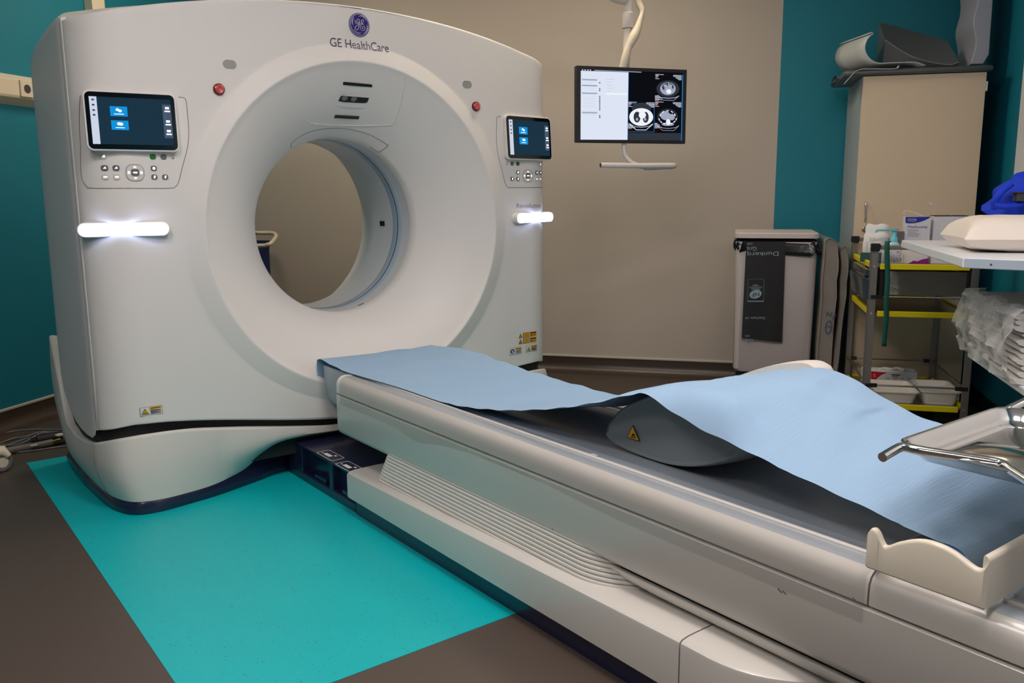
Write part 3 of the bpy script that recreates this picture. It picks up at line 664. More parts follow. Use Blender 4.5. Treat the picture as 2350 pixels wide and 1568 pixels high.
# body: lower shell, upper side rails, tail cover
b = MB()
prof = [(-.225, .236), (-.268, .240), (-.283, .250), (-.29, .266), (-.29, .394), (-.287, .3965), (-.27, .3965), (-.2, .3965)]
Gs = []
for y, sc in ((-.268, .985), (-.272, .996), (-.282, 1.0), (-1.0, 1.0), (-2.0, 1.0), (YE, 1.0)): Gs.append([(x*sc, y, z) for x, z in prof]+[(-x*sc, y, z) for x, z in prof[::-1]])
b.grid(Gs, cv=True); b.face(Gs[0]); b.face(Gs[-1][::-1]); b.build('body_shell', M['white2'], tbl, smooth=40)
for s in (-1, 1):
    pr = [(-.2, .402), (-.287, .402), (-.29, .405), (-.29, .425), (-.2885, .443), (-.283, .4555), (-.272, .464), (-.266, .4665)]
    for nm, ya, yb in (('side_rail', -.300, -2.43), ('foot_rail', -2.434, YE)):
        b = MB(); P_ = pr+[(-.262, .455), (-.2, .44)]; Gs = [[(-s*x, y, z) for x, z in P_] for y in (ya, yb)]
        b.grid(Gs, cv=True); b.face(Gs[0]); b.face(Gs[-1]); b.build(nm, M['white2'], tbl, smooth=40)
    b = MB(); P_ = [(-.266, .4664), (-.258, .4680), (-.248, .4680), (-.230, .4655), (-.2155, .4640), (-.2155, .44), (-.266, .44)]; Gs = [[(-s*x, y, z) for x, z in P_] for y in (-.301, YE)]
    b.grid(Gs, cv=True); b.face(Gs[0]); b.face(Gs[-1]); b.build('rail_channel', M['cradle'], tbl, smooth=40)  # even grey strip standing in for the rail's light-to-dark gloss
    b = MB(); P_ = [(-.2155, .455), (-.2150, .4675), (-.2125, .4700), (-.2085, .4705), (-.2050, .4690), (-.2035, .4650), (-.2035, .455)]; Gs = [[(-s*x, y, z) for x, z in P_] for y in (-.301, YE)]
    b.grid(Gs, cv=True); b.face(Gs[0]); b.face(Gs[-1]); b.build('rail_ridge', M['white2'], tbl, smooth=40)
    pr = pr+[(-.252, .469), (-.228, .4665), (-.219, .4645), (-.214, .462), (-.2, .455)]
    b = MB(); Gs = [[(-s*x*k, y, z+dz) for x, z in pr] for y, k, dz in ((-.266, .975, -.004), (-.270, .99, -.001), (-.280, 1.004, .001), (-.297, 1.004, .001))]
    b.grid(Gs, cv=True); b.face(Gs[0]); b.face(Gs[-1]); b.build('rail_end_cap', M['lblw'], tbl, smooth=40)
    # clear plastic film over the rail
    b = MB(); G_ = []
    for y in np.linspace(-.305, -2.425, 60):
        dip = .02*math.exp(-((y+1.05)/.12)**2)*(1 if s > 0 else 0); zl = .366-.02*math.exp(-((y+.86)/.10)**2)+.025*math.exp(-((y+1.35)/.3)**2)
        G_.append([(-s*x, y, z) for x, z in ((-.226, .4672), (-.238, .4702), (-.251, .4716), (-.262, .4705), (-.274, .4662), (-.2855, .457), (-.291, .4438), (-.2925, .425), (-.2925, .40), (-.2922, .385), (-.2918, zl))])
    b.grid(G_); b.build('clear_cover', M['film'], tbl, smooth=60)
b = MB(); pr = [(-.15, .199), (-.255, .203), (-.270, .210), (-.276, .222), (-.276, .2325), (-.2, .2325)]
b2 = []
for y, k in ((-1.700, 0), (-1.74, .55), (-1.80, .85), (-1.9, 1), (YE, 1)): b2.append([(x, y, .2325-(.2325-z)*k) for x, z in pr]+[(-x, y, .2325-(.2325-z)*k) for x, z in pr[::-1]])
b.grid(b2, cv=True); b.face(b2[-1][::-1]); b.build('tail_cover', M['white2'], tbl, smooth=40)
b = MB(); b.bb((-.262, YE, .225), (.262, -1.75, .24)); b.build('tail_gap', M['gap'], tbl, smooth=0)
# scuffs and a tiny label on the rail
for u, v, l in ((1175, 1220, .004), (1268, 1215, .003), (1790, 1356, .006), (1800, 1360, .005), (1960, 1375, .004)):
    P = on(u, v, 0, -.2903); b = MB(); b.box((-.2904, P[1], P[2]), (.0006, l*2, l*.6), rx=.5); b.build('scuff_mark', M['mgrey'], tbl, smooth=0)
P = on(1364, 1043, 2, .4685); b = MB(); b.box((P[0], P[1], .4672), (.012, .022, .0006)); b.build('rail_sticker', M['lblw'], tbl, smooth=0)
# cradle: shallow trough with grooved edges, its tip overhanging towards the bore
b = MB(); G_ = []
def crad(y, sc=1., zo=0.):
    top = [(-.2, .4625), (-.1995, .4635), (-.183, .4635), (-.182, .461), (-.178, .461), (-.177, .4635), (-.173, .4635), (-.172, .466), (-.125, .4655), (-.108, .463), (-.07, .453), (-.03, .4475), (0, .446)]
    under = [(-.2, .44), (-.2, .40), (-.19, .33), (-.17, .30), (-.12, .29), (0, .288)]
    L_ = [(x*sc, y, zo+.38+(z-.38)*(sc if False else 1)) for x, z in under[::-1]]+[(x*sc, y, z+zo) for x, z in top]
    return L_+[(-x, yy, z) for x, yy, z in L_[::-1]][1:]
for y, k in ((-.012, 1.02), (-.016, 1.09), (-.028, 1.115), (-.05, 1.12), (-.22, 1.12), (-.30, 1.), (-.5, 1)): G_.append(crad(y, k))
def crad2(y):
    L_ = crad(y); return [(x, yy, max(z, .405)) for x, yy, z in L_]
for y in (-.52, -1.0, -1.5, -2.0, -2.5, YE+.05): G_.append(crad2(y))
b.grid(G_, cv=True); b.face(G_[0]); b.face(G_[-1][::-1]); b.build('cradle', M['cradle'], tbl, smooth=40)

# ---- leg cushion lying in the cradle
cus = thing('leg_cushion', (0, -1.85, .45), 'grey wedge-shaped leg cushion with a yellow triangle sticker, under the blue paper', 'cushion')
outl = [(-1.648, .531), (-1.656, .560), (-1.68, .59), (-1.711, .617), (-1.784, .656), (-1.86, .688), (-1.94, .706), (-2.0, .708), (-2.05, .690), (-2.078, .655), (-2.085, .615), (-2.073, .585), (-2.04, .562), (-2.0, .543), (-1.95, .524), (-1.9, .512), (-1.85, .506), (-1.80, .505), (-1.74, .508), (-1.69, .514), (-1.66, .522)]
outl = [(CP[1]+(y-CP[1])*1.061, CP[2]-(CP[2]-z)*1.061) for y, z in outl]
outl = cr(outl+[outl[0]], 3)[:-1]
CX0, CX1 = -.11, .2
TOPY = [p for p in outl[4:45]]
def cush(x):
    f = (x-CX0)/(CX1-CX0); o = []
    for y, z in outl:
        h = max(0, (z-.466)/.21); q_ = 1-abs(2*f-1)**2.2
        o.append((x, y-.07*f*h, z+.008*f*h-.018*q_*(1-min(1, h*1.8))))
    return o
G_ = []; cy, cz = -1.77, .575
for x, k in ((CX0+.003, .90), (CX0, .965), (CX0+.0005, .985), (CX0+.008, 1.), (-.06, 1), (0, 1), (.1, 1), (CX1-.008, 1.), (CX1, .985), (CX1, .965)):
    G_.append([(x_, cy+(y-cy)*k, cz+(z-cz)*k) for x_, y, z in cush(max(CX0, min(CX1, x)))])
b = MB(); b.grid(G_, cv=True); b.face(G_[0]); b.face(G_[-1][::-1]); b.build('cushion_body', M['foam'], cus, smooth=50)
b = MB(); P_ = [(CX0-.0008, cy+(y-cy)*.972, cz+(z-cz)*.972) for x, y, z in cush(CX0)]
b.tube([(x, y, z-.002) for x, y, z in P_[1:27]], .002, 6); b.build('seam_piping', M['foamd'], cus)
# pale end of the cushion on the far side
fe = [on(u, v, 0, .235) for u, v in ((1625, 899), (1640, 890), (1690, 866), (1750, 845), (1805, 832), (1860, 828), (1885, 836), (1900, 851))]
fe = [(p[1], p[2]) for p in fe]; fe = cr([(fe[0][0]+.01, .55)]+fe+[(fe[-1][0]-.012, fe[-1][1]-.05), (fe[-1][0]-.01, .55)], 3)
fe = [(y, z) for y, z in fe]+[(fe[-1][0]+.02, .485), (fe[0][0]-.02, .485)]; fy, fz = sum(p[0] for p in fe)/len(fe), sum(p[1] for p in fe)/len(fe)
b = MB(); G_ = [[(x, fy+(y-fy)*k, max(.481, fz+(z-fz)*k)) for y, z in fe] for x, k in ((.202, .97), (.22, 1.), (.25, 1.), (.268, .96), (.272, .88))]
b.grid(G_, cv=True); b.face(G_[0]); b.face(G_[-1]); b.build('cushion_end', M['cream'], cus, smooth=50, label='cream far end of the cushion')
b = MB(); T = [on(u, v, 0, CX0-.0012) for u, v in ((1452, 976), (1468.5, 1014), (1438, 1004.5))]
b.mi = 0; b.prism([tuple(t_) for t_ in T], (.001, 0, 0)); c_ = sum(T)/3; b.mi = 1; b.prism([tuple(c_+(t_-c_)*.84-np.array((.0006, 0, 0))) for t_ in T], (.001, 0, 0)); b.mi = 0
d_ = (T[2]-T[1]); b.prism([tuple(c_+np.array((-.0014, 0, 0))+d_*a+(T[0]-c_)*h) for a, h in ((-.25, -.30), (.22, -.30), (.22, -.22), (-.25, -.22))], (.0006, 0, 0)); b.prism([tuple(c_+np.array((-.0014, 0, 0))+d_*a+(T[0]-c_)*h) for a, h in ((-.2, -.12), (.1, -.12), (.02, .12), (-.08, .18))], (.0006, 0, 0))
b.build('warning_triangle', [M['lblk'], M['yel']], cus, smooth=0)

# ---- roll holder at the foot end
XH = -.302
def hp(u, v): P = on(u, v, 0, XH); return (P[1], P[2])
hol = thing('paper_roll_holder', (0, -2.55, .476), 'cream tray-shaped holder for the blue paper roll at the foot of the table', 'holder')
wave = [hp(*p) for p in ((1991, 1222), (2000, 1213), (2012, 1222), (2022, 1245), (2032, 1255), (2060, 1246), (2105, 1240), (2145, 1248), (2185, 1267), (2225, 1297), (2242, 1307), (2255, 1306), (2264, 1296), (2275, 1286))]
Y0 = wave[0][0]+.002; Y1 = hp(2250, 1415)[0]-.006; ZB_ = .4785
wave = [(min(Y0, max(Y1+.0, y)), z) for y, z in wave]
wave = [tuple(p) for p in cr(wave, 4)]; zend = wave[-1][1]
tk = .016; path = []                                # outer wall loop with its top height
for y, z in wave: path.append((XH, y, z))
for t in (.1, .3, .5, .7, .9): path.append((XH+(-2*XH)*t, Y1, zend))
for y, z in wave[::-1]: path.append((-XH, y, z))
for t in (.1, .3, .5, .7, .9): path.append((-XH+(2*XH)*t, Y0, .497))
cxm, cym = 0., (Y0+Y1)/2; hx_, hy_ = -XH, (Y0-Y1)/2
def ins(p, o): return (max(-hx_+o, min(hx_-o, p[0])), cym+max(-hy_+o, min(hy_-o, p[1]-cym)))
rows = []
for o, dz in ((.004, None), (0, -1), (0, -.006), (.0018, -.0018), (.005, 0), (tk-.005, 0), (tk-.0018, -.0018), (tk, -.006), (tk, -1)):
    row = []
    for p in path:
        x, y = ins(p, o); z = ZB_ if dz is None else ZB_+.004 if dz == -1 else ZB_+.012 if dz == -2 else p[2]+dz
        row.append((x, y, z))
    rows.append(row)
b = MB(); b.grid(rows, cv=True); b.grid([rows[0], rows[-1]], cv=True)
b.build('holder_body', mat('holder_ivory_plastic', (224, 214, 196), .35, coat=.2), hol, smooth=40)
# ---- blue paper: roll + sheet
pap = thing('exam_paper_roll', (0, -2.53, .49), 'light blue exam paper unrolled from its roll over the table and cushion', 'paper')
YR, ZR, RR = -2.533, .4995, .0325
b = MB(); b.lathe([(.012, -.209), (RR, -.209), (RR, .205), (.012, .205)], (0, YR, ZR), 'X', 48); b.mi = 1
for r in np.linspace(.014, RR-.001, 9): b.tube([(-.2095, YR+r*cos(a), ZR+r*sin(a)) for a in np.linspace(0, 2*pi, 36, endpoint=False)], .0007, 5, closed=True)
b.build('paper_roll', [M['paper'], M['paperd']], pap, smooth=40)
ctl = [  # Y, z near edge, z middle, z far edge
 (-.010, .372, .372, .372), (-.007, .42, .42, .42), (-.007, .468, .468, .458), (-.016, .487, .482, .472), (-.05, .489, .487, .482), (-.15, .481, .490, .506),
 (-.43, .462, .486, .523), (-.65, .463, .474, .516), (-.85, .469, .466, .508), (-1.05, .484, .470, .503), (-1.21, .507, .485, .503), (-1.35, .534, .512, .512), (-1.508, .572, .553, .545), (-1.62, .606, .606, .590), (-1.70, .634, .645, .626), (-1.76, .655, .668, .639), (-1.795, .666, .684, .648), (-1.84, .658, .694, .662), (-1.90, .638, .700, .679), (-1.97, .620, .702, .698), (-2.03, .609, .694, .703), (-2.08, .601, .677, .690), (-2.16, .586, .650, .662), (-2.24, .571, .626, .639), (-2.32, .559, .605, .622), (-2.40, .546, .575, .592), (-2.47, .538, .550, .562), (-2.51, .5335, .537, .545), (-2.535, .533, .5335, .535), (-2.553, .5275, .5275, .5275), (-2.5665, .510, .510, .510), (-2.5665, .49, .49, .49)]
S_ = np.array(cr(ctl, 6)); XN, XF = -.213, .205
_up = sorted([(y, z) for y, z in outl if z > .56 or y < -1.9]); _ux = np.linspace(-2.03, -1.50, 60); _uz = [max([z for y, z in outl if abs(y-q) < .012] or [0]) for q in _ux]
def topz(y): return float(np.interp(y, _ux, _uz))
def wob(x, y): return .0025*sin(31*y+7*x)*sin(9*x+2)+.0015*sin(57*y-23*x)+.004*sin(6*y+1)*sin(14*x)
G_ = []
for y, zn, zm, zf in S_:
    row = []; lift = 0 if (y > -.03 or y < -2.44) else 1
    sm = lambda a, b_, v: (lambda t: t*t*(3-2*t))(max(0, min(1, (v-a)/(b_-a))))
    cov = sm(-1.70, -1.80, y)*sm(-2.14, -2.02, y); xn = XN-.03*sm(-.7, -.1, y); xf = XF+.03*sm(-.9, -.2, y)
    for t in list(np.linspace(0, .2, 13))+list(np.linspace(.225, 1, 32)):
        x = xn+(xf-xn)*t
        z0_ = zn*(1-t)*(1-2*t)+4*t*(1-t)*zm+zf*t*(2*t-1)
        q_ = min(1, t/.19); z1_ = zn+(zm-.012-zn)*(1-(1-q_)**2.2) if t < .19 else zm-.012+(zf-zm+.016)*((t-.19)/.81)
        z = z0_*(1-cov)+z1_*cov
        if -2.09 < y < -1.54:                       # never below the cushion it lies on
            zc = topz(y+.07*max(0, (x+.11)/.31))+.008*max(0, (x+.11)/.31)+.006; e_ = max(0, min(1, (x-(-.205))/.085)) if x < -.12 else 1.
            zmn = zn+(zc-zn)*(1-(1-e_)**2.2) if x < -.12 else zc
            if zc > zn-.02: z = max(z, zmn)
        row.append((x, y+(.012*sin(5*t+1) if y < -.2 and y > -2.2 else 0), z+wob(x, y)*lift+.003*lift))
    if -1.5 < y < -.03: row = [(x, y_, max(z, .4745 if abs(x) > .165 else .469)) for x, y_, z in row]
    G_.append(row)
# crease ridges radiating from the cushion top
for i, row in enumerate(G_):
    for j, (x, y, z) in enumerate(row):
        d = 0
        for (xa, ya), (xb, yb), w, h in (((-.17, -1.80), (.02, -1.92), .022, .006), ((-.02, -1.86), (-.15, -2.12), .03, -.006), ((-.05, -2.1), (.17, -2.05), .02, .006), ((.0, -2.0), (.1, -2.3), .03, .006), ((.12, -.55), (.0, -.25), .03, .010)):
            L2 = (xb-xa)**2+(yb-ya)**2; t = max(0, min(1, ((x-xa)*(xb-xa)+(y-ya)*(yb-ya))/L2)); dd = hypot(x-xa-t*(xb-xa), y-ya-t*(yb-ya)); d += h*math.exp(-(dd/w)**2)*sin(pi*max(.05, min(.95, t)))
        row[j] = (x, y, z+d)
b = MB(); b.grid(G_); b.build('paper_sheet', M['paper'], pap, smooth=60)

# ---- instrument tray on its chrome stand
ZT = .70
tray = thing('instrument_tray', (-.04, -2.62, ZT), 'shallow polished steel instrument tray held over the foot of the table', 'tray')
x0, x1, y0, y1 = -.240, .185, -2.925, -2.432
def rr3(ins, z, r): return [(x, y, z) for x, y in rrect((x0+x1)/2, (y0+y1)/2, (x1-x0)-2*ins, (y1-y0)-2*ins, r, 8)]
b = MB(); b.grid([rr3(-.003, ZT-.003, .052), rr3(-.005, ZT, .054), rr3(-.001, ZT+.002, .050), rr3(.005, ZT, .046), rr3(.016, ZT-.018, .040), rr3(.026, ZT-.0265, .034), rr3(.04, ZT-.028, .028)], cv=True); b.face(rr3(.04, ZT-.028, .028))
b.build('tray_pan', M['chrome'], tray, smooth=60, solid=.0016)
st = thing('tray_stand', (.1, -3.14, 0), 'chrome tube stand carrying the polished instrument tray', 'stand')
b = MB(); ro = .0085
TF = [fl(u, v, ZT+dz) for u, v, dz in ((2025, 1050, -.008), (2045, 1038, -.004), (2064, 1028, 0), (2078, 1027, .002), (2110, 1034, .002), (2200, 1048, .002), (2270, 1059, .002), (2300, 1066, .001), (2322, 1080, -.001), (2360, 1105, -.004), (2400, 1135, -.008))]
b.tube(cr(TF, 5), ro, 14)
q0 = TF[-1]; b.tube(cr([tuple(q0), (q0[0]+.02, q0[1]-.14, ZT-.02), (-.16, -3.03, ZT-.03), (.0, -3.12, ZT-.035), (.1, -3.14, ZT-.036)], 6), ro, 14)
e_ = [tuple(on(u, v, 0, x)) for u, v, x in ((2296, 949, .208), (2312, 941, .214), (2352, 922, .25), (2420, 892, .32))]
b.tube(cr([(.10, -3.14, ZT-.036), (.22, -3.05, ZT-.036), (.24, -2.88, ZT-.034), (.222, -2.62, ZT-.026)]+e_, 6), ro, 14)
b.tube([(.235, -2.95, ZT-.038), (.0, -2.95, ZT-.038), (-.235, -2.90, ZT-.034)], .006, 10)
b.build('tray_frame', M['chrome'], st, smooth=60)
b = MB(); b.tube([(.1, -3.14, .04), (.1, -3.14, ZT-.03)], .014, 16); b.tube([(.1, -3.14, .04), (.1, -3.14, .45)], .019, 16); b.build('column', M['chrome'], st, smooth=60)
b = MB()
for a in (0.3, 1.3, 2.5, 3.6, 5.2): b.tube([(.1, -3.14, .05), (.1+.10*cos(a), -3.14-abs(.2*sin(a)), .03), (.1+.22*cos(a), -3.14-abs(.28*sin(a)), .014)], .013, 10)
b.build('stand_foot', M['chrome'], st, smooth=60)
# ================================================================== ceiling-hung monitor
ra = YAW+radians(76); MR = np.array([sin(ra), cos(ra), 0.]); MN = np.array([MR[1], -MR[0], 0.]); MP = CP+FW*4.1
if MN @ (CP-MP) < 0: MN = -MN
def mp(u, v, o=0.):
    r = ray(u, v); P = CP+r*((MP-CP+MN*o)@MN)/(r@MN); return P
def mq(pts, o): return [tuple(mp(u, v, 0)+MN*o) for u, v in pts]
c0 = mp(1449, 243)
mon = thing('wall_monitor', tuple(c0), 'black flat monitor showing scan pictures, hung on a white arm', 'monitor')
mon.name = 'hanging_monitor'; ROOT[mon.name] = Vector(c0)
b = MB(); b.prism(mq([(1323, 150), (1577, 160), (1573, 330), (1323, 327)], 0), tuple(-MN*.035)); b.build('frame', M['black'], mon, smooth=0, bevel=.003)
SCW, SCK, SCB, SCG, SCD, SCL, SCO, SCT = emis('screen_white', (226, 234, 250), .95), emis('screen_black', (14, 15, 20), .9), emis('screen_blue_edge', (40, 120, 190), .9), emis('screen_grey', (168, 176, 198), .9), emis('screen_dark_grey', (52, 56, 66), .9), emis('scan_bone_white', (240, 242, 250), 1.), emis('screen_orange', (230, 120, 50), 1.), emis('screen_pale_grey', (206, 214, 232), .9)
ko = 280/2195
def mc(x, y): return (1320+x*ko, 140+y*ko)
b = MB()
def mpoly(pts, mi, o): b.mi = mi; b.face(mq([mc(*p) for p in pts], o))
def mrect(x0, y0, x1, y1, mi, o):                  # x skew follows the screen's own tilt in the photograph
    sk = lambda x, y: (x, y+(x-100)*.04*(1-(y-150)/1400)); mpoly([sk(x0, y0), sk(x1, y0), sk(x1, y1), sk(x0, y1)], mi, o)
mpoly([(100, 150), (1945, 215), (1918, 1440), (95, 1420)], 1, .0006)
mpoly([(100, 175), (955, 205), (940, 1420), (95, 1415)], 0, .0010)
mpoly([(955, 205), (965, 205), (945, 1420), (938, 1420)], 2, .0012); mpoly([(1925, 250), (1942, 250), (1917, 1435), (1900, 1435)], 2, .0012)
mrect(960, 740, 1430, 752, 2, .0012); mrect(945, 1262, 1420, 1270, 2, .0012); mrect(1415, 740, 1424, 1265, 2, .0012)
mrect(950, 1285, 1900, 1425, 4, .0010)
for y in (320, 425, 565, 915): mrect(120, y, 395, y+26, 3, .0014)
for y in (380, 480, 518, 660, 690, 726, 760, 796, 830, 970): mrect(140, y, 350, y+4, 7, .0014)
for y in (370, 480, 512, 620, 655, 690, 720, 755, 790, 825, 860, 970, 1000): mrect(430, y, 450, y+22, 4, .0014)
for y in (305, 360, 415, 470, 525): mrect(565, y, 640+(y % 3)*30, y+10, 7, .0014)
mrect(550, 560, 935, 592, 5, .0013)
for x in (120, 165, 215, 260): mrect(x, 148, x+24, 168, 7, .0014)
mrect(340, 152, 1190, 166, 3, .0012)
def me_(cx, cy, a, c, mi, o, n=30, rot=0): mpoly([(cx+a*cos(t)*cos(rot)-c*sin(t)*sin(rot), cy+a*cos(t)*sin(rot)+c*sin(t)*cos(rot)) for t in np.linspace(0, 2*pi, n, endpoint=False)], mi, o)
def mline(pts, w, mi, o):
    P_ = [np.array(p, float) for p in pts]
    for p, q in zip(P_[:-1], P_[1:]):
        d = (q-p)/np.linalg.norm(q-p); n_ = np.array((-d[1], d[0]))*w/2; mpoly([p+n_, q+n_, q-n_, p-n_], mi, o)
# abdomen slice
me_(1665, 500, 205, 150, 4, .0016); me_(1665, 500, 140, 115, 3, .0018); me_(1665, 470, 105, 75, 4, .0020); me_(1675, 510, 75, 55, 3, .0022); me_(1620, 450, 35, 30, 3, .0022); me_(1710, 450, 35, 28, 3, .0022); me_(1680, 550, 45, 40, 5, .0024); me_(1680, 430, 14, 34, 3, .0024)
mline([(1480, 615), (1540, 660), (1680, 672), (1800, 660), (1865, 630)], 14, 3, .002); mline([(1490, 630), (1580, 705), (1770, 712), (1860, 635)], 8, 3, .002)
# chest slice in lung window
me_(1190, 850, 175, 100, 4, .0016); me_(1185, 1010, 215, 160, 5, .0018); me_(1110, 1010, 62, 98, 4, .0020); me_(1265, 1015, 55, 98, 4, .0020); me_(1205, 975, 65, 62, 5, .0022); me_(1110, 1050, 22, 26, 3, .0022); me_(1255, 1050, 22, 26, 3, .0022)
mline([(980, 1130), (1060, 1180), (1190, 1195), (1330, 1175), (1395, 1130)], 14, 3, .002); mline([(980, 1140), (1095, 1240), (1270, 1243), (1395, 1140)], 10, 5, .002)
# liver slice
me_(1660, 1010, 185, 150, 4, .0016); me_(1660, 1010, 160, 128, 1, .0018); me_(1620, 985, 95, 80, 3, .0020, rot=.3); me_(1735, 1010, 55, 58, 3, .0020); me_(1670, 1100, 40, 55, 5, .0022); me_(1665, 1140, 110, 30, 3, .0020)
for t in np.linspace(.3, 2.8, 7): me_(1660+160*cos(t), 1010+128*sin(t), 24, 9, 5, .0022, 12, t+pi/2)
for t in np.linspace(3.5, 5.9, 5): me_(1660+140*cos(t), 1010+112*sin(t), 28, 9, 5, .0022, 12, t+pi/2)
mline([(1470, 1165), (1560, 1205), (1680, 1215), (1800, 1200), (1865, 1165)], 9, 3, .002); mline([(1480, 1180), (1570, 1250), (1770, 1255), (1860, 1170)], 7, 3, .002)
for X0, Y0_ in ((1440, 185), (955, 715), (1435, 700)):
    for i, w in enumerate((150, 60, 50, 40, 70)): mrect(X0, Y0_+i*20, X0+w, Y0_+10+i*20, 6 if i == 3 else 7, .0024)
    for i, w in enumerate((150, 150, 110, 90, 60)): mrect(X0+470-w, Y0_+4+i*20, X0+470, Y0_+15+i*20, 7, .0024)
    for i, w in enumerate((40, 60, 90, 80, 120, 60)): mrect(X0-8, Y0_+400+i*18, X0+w, Y0_+410+i*18, 6 if i == 5 else 7, .0024)
b.build('screen', [SCW, SCK, SCB, SCG, SCD, SCL, SCO, SCT], mon, smooth=0)
def mpt(u, v, o): return tuple(mp(u, v, 0)+MN*o)
b = MB(); hr = .0125
b.tube(cr([mpt(1437, 318, -.028), mpt(1437, 345, -.026), mpt(1440, 358, -.02), mpt(1452, 374, -.006), mpt(1480, 385, .0)], 6), hr*.9, 14)
b.tube(cr([mpt(1370, 380, .05), mpt(1460, 381, .05), mpt(1525, 380.5, .05), mpt(1540, 381, .035), mpt(1541, 382, .015), mpt(1530, 383, .0), mpt(1480, 385, .0)], 6), hr, 14); b.mi = 1
b.tube([mpt(1369.5, 380, .05), mpt(1371, 380, .05)], hr*.85, 14)
b.build('handle', [M['arm'], M['black']], mon, smooth=60)
ar = thing('monitor_arm', tuple(mp(1450, 20)), 'white jointed ceiling arm with a cream cable sleeve holding the monitor', 'arm')
bk = -.06
b = MB(); b.tube([mpt(1452, 57, bk), mpt(1446, 165, bk)], .0175, 20); b.mi = 1; b.tube([mpt(1451.5, 54, bk), mpt(1451, 60, bk)], .0195, 20); b.mi = 0
b.tube([mpt(1453, -30, bk), mpt(1453, 30, bk)], .020, 20); b.lathe([(.026, -.07), (.0285, -.066), (.0285, -.004), (.024, 0)], mpt(1451.5, 23, bk), 'Z', 24)
b.build('column', [M['arm'], M['dgrey']], ar, smooth=40)
P0 = np.array(mpt(1444, -14, bk)); P1 = P0-MR*.75+np.array((0, 0, .28))-MN*.0
b = MB(); b.lathe([(.003, -.032), (.03, -.026), (.036, 0), (.03, .026), (.003, .032)], tuple(P0+np.array((0, 0, .012))), 'Z', 24); d_ = P1-P0
G_ = []
for t in (0, .05, .95, 1.):
    h = .042 if .02 < t < .98 else .034; C_ = P0+d_*t; G_.append([tuple(C_+MN*x+np.array((0, 0, z))) for x, z in rrect(0, 0, .072, h*2, .02, 4)])
b.grid(G_, cv=True); b.face(G_[0]); b.face(G_[-1][::-1])
b.tube([tuple(P1), tuple(P1+np.array((0, 0, HC-P1[2]-.01)))], .035, 20); b.tube([tuple(P1+np.array((0, 0, HC-P1[2]-.03))), tuple(P1+np.array((0, 0, HC-P1[2])))], .11, 28)
b.build('spring_arm', M['arm'], ar, smooth=40)
b = MB(); P_ = [mpt(1468, -40, bk), mpt(1477, 0, bk), mpt(1483, 20, bk+.01), mpt(1478, 38, bk+.02), mpt(1468, 66, bk+.025), mpt(1455, 92, bk+.03), mpt(1447, 108, bk+.03), mpt(1441, 130, bk+.03), mpt(1435, 165, bk+.02)]
P_ = cr(P_, 6); n_ = len(P_); rr_ = [float(np.interp(i/n_, [0, .2, .32, .42, .55, .72, .76, .85, 1], [.017, .016, .010, .015, .024, .0165, .018, .020, .021])) for i in range(n_)]
b.tube(P_, rr_, 14); b.build('cable_sleeve', M['sleeve'], ar, smooth=60)
b = MB(); b.lathe([(.0215, -.006), (.0225, -.003), (.0225, .003), (.0215, .006)], tuple(mp(1450.5, 103, 0)+MN*(bk+.02)), 'Z', 20); b.build('cable_tie', M['traybk'], ar)

# ================================================================== waste bin with black liner, hanging bag
def R3(u, v, d): return rb(u, v, d)
bn = thing('waste_bin', W(.22, 4.9, 0), 'tall pale flip-lid waste bin with a black liner against the grey wall', 'bin')
e0, e1_ = R3(1686, 700, 4.7)[0], R3(1868, 700, 4.7)[0]; zl = R3(1680, 546, 4.7)[2]
b = MB(ROOM); G_ = []
for z, i in ((.185, .012), (.20, .002), (.85, -.006), (zl-.02, -.008)): G_.append([(x, y, z) for x, y in rrect((e0+e1_)/2, 4.92, e1_-e0-2*i, .44-2*i, .045, 6)])
b.grid(G_, cv=True); b.face(G_[0]); b.face(G_[-1]); b.build('body', M['bin'], bn, smooth=40)
b = MB(ROOM); G_ = [[(x, y, z) for x, y in rrect((e0+e1_)/2+.0, 4.92, e1_-e0+.02-2*i, .47-2*i, .04, 6)] for z, i in ((zl-.002, .004), (zl, 0), (zl+.022, 0), (zl+.027, .005))]
b.grid(G_, cv=True); b.face(G_[0]); b.face(G_[-1]); b.build('lid', M['bin'], bn, smooth=40)
b = MB(ROOM); G_ = []; random.seed(3)
for k, (z, o) in enumerate(((zl-.006, -.012), (zl-.015, .006), (zl-.035, .012), (zl-.05, .010), (zl-.063, .012), (zl-.070, .004), (zl-.066, -.006))):
    ring_ = rrect((e0+e1_)/2, 4.92, e1_-e0+2*o, .44+2*o, .05, 12); row = []
    for j, (x, y) in enumerate(ring_):
        t = j/len(ring_); f = .007*sin(t*62+k*.9)+.005*sin(t*131+k*2.1); dz = .010*sin(t*23+1)+.006*sin(t*47) if k >= 3 else .003*sin(t*40)
        if k >= 3 and x > e1_-.05 and y < 4.75: f += .018; dz -= .012
        nx, ny = x-(e0+e1_)/2, y-4.92; l = hypot(nx, ny); row.append((x+nx/l*f, y+ny/l*f, z+dz))
    G_.append(row)
b.grid(G_, cv=True); b.build('bin_liner', M['bag'], bn, smooth=60)
b = MB(ROOM); b.bb((e0+.02, 4.74, .03), (e1_-.02, 5.12, .187)); 
for x in (e0+.05, e1_-.05):
    for y in (4.78, 5.08): b.lathe([(.03, -.012), (.032, 0), (.03, .012)], (x, y, .032), 'X', 18)
b.build('wheeled_base', M['black'], bn, smooth=0, bevel=.006)
hb = thing('hanging_bag', W(.1, 4.68, .6), 'folded black printed rubbish bag hanging down the front of the waste bin', 'bag')
kb = 300/1568; DBG = 4.678
def bp_(x, y, o=0.): q = R3(1660+x*kb, 500+y*kb, DBG); return (q[0], q[1]-o, q[2])
b = MB(ROOM); G_ = []
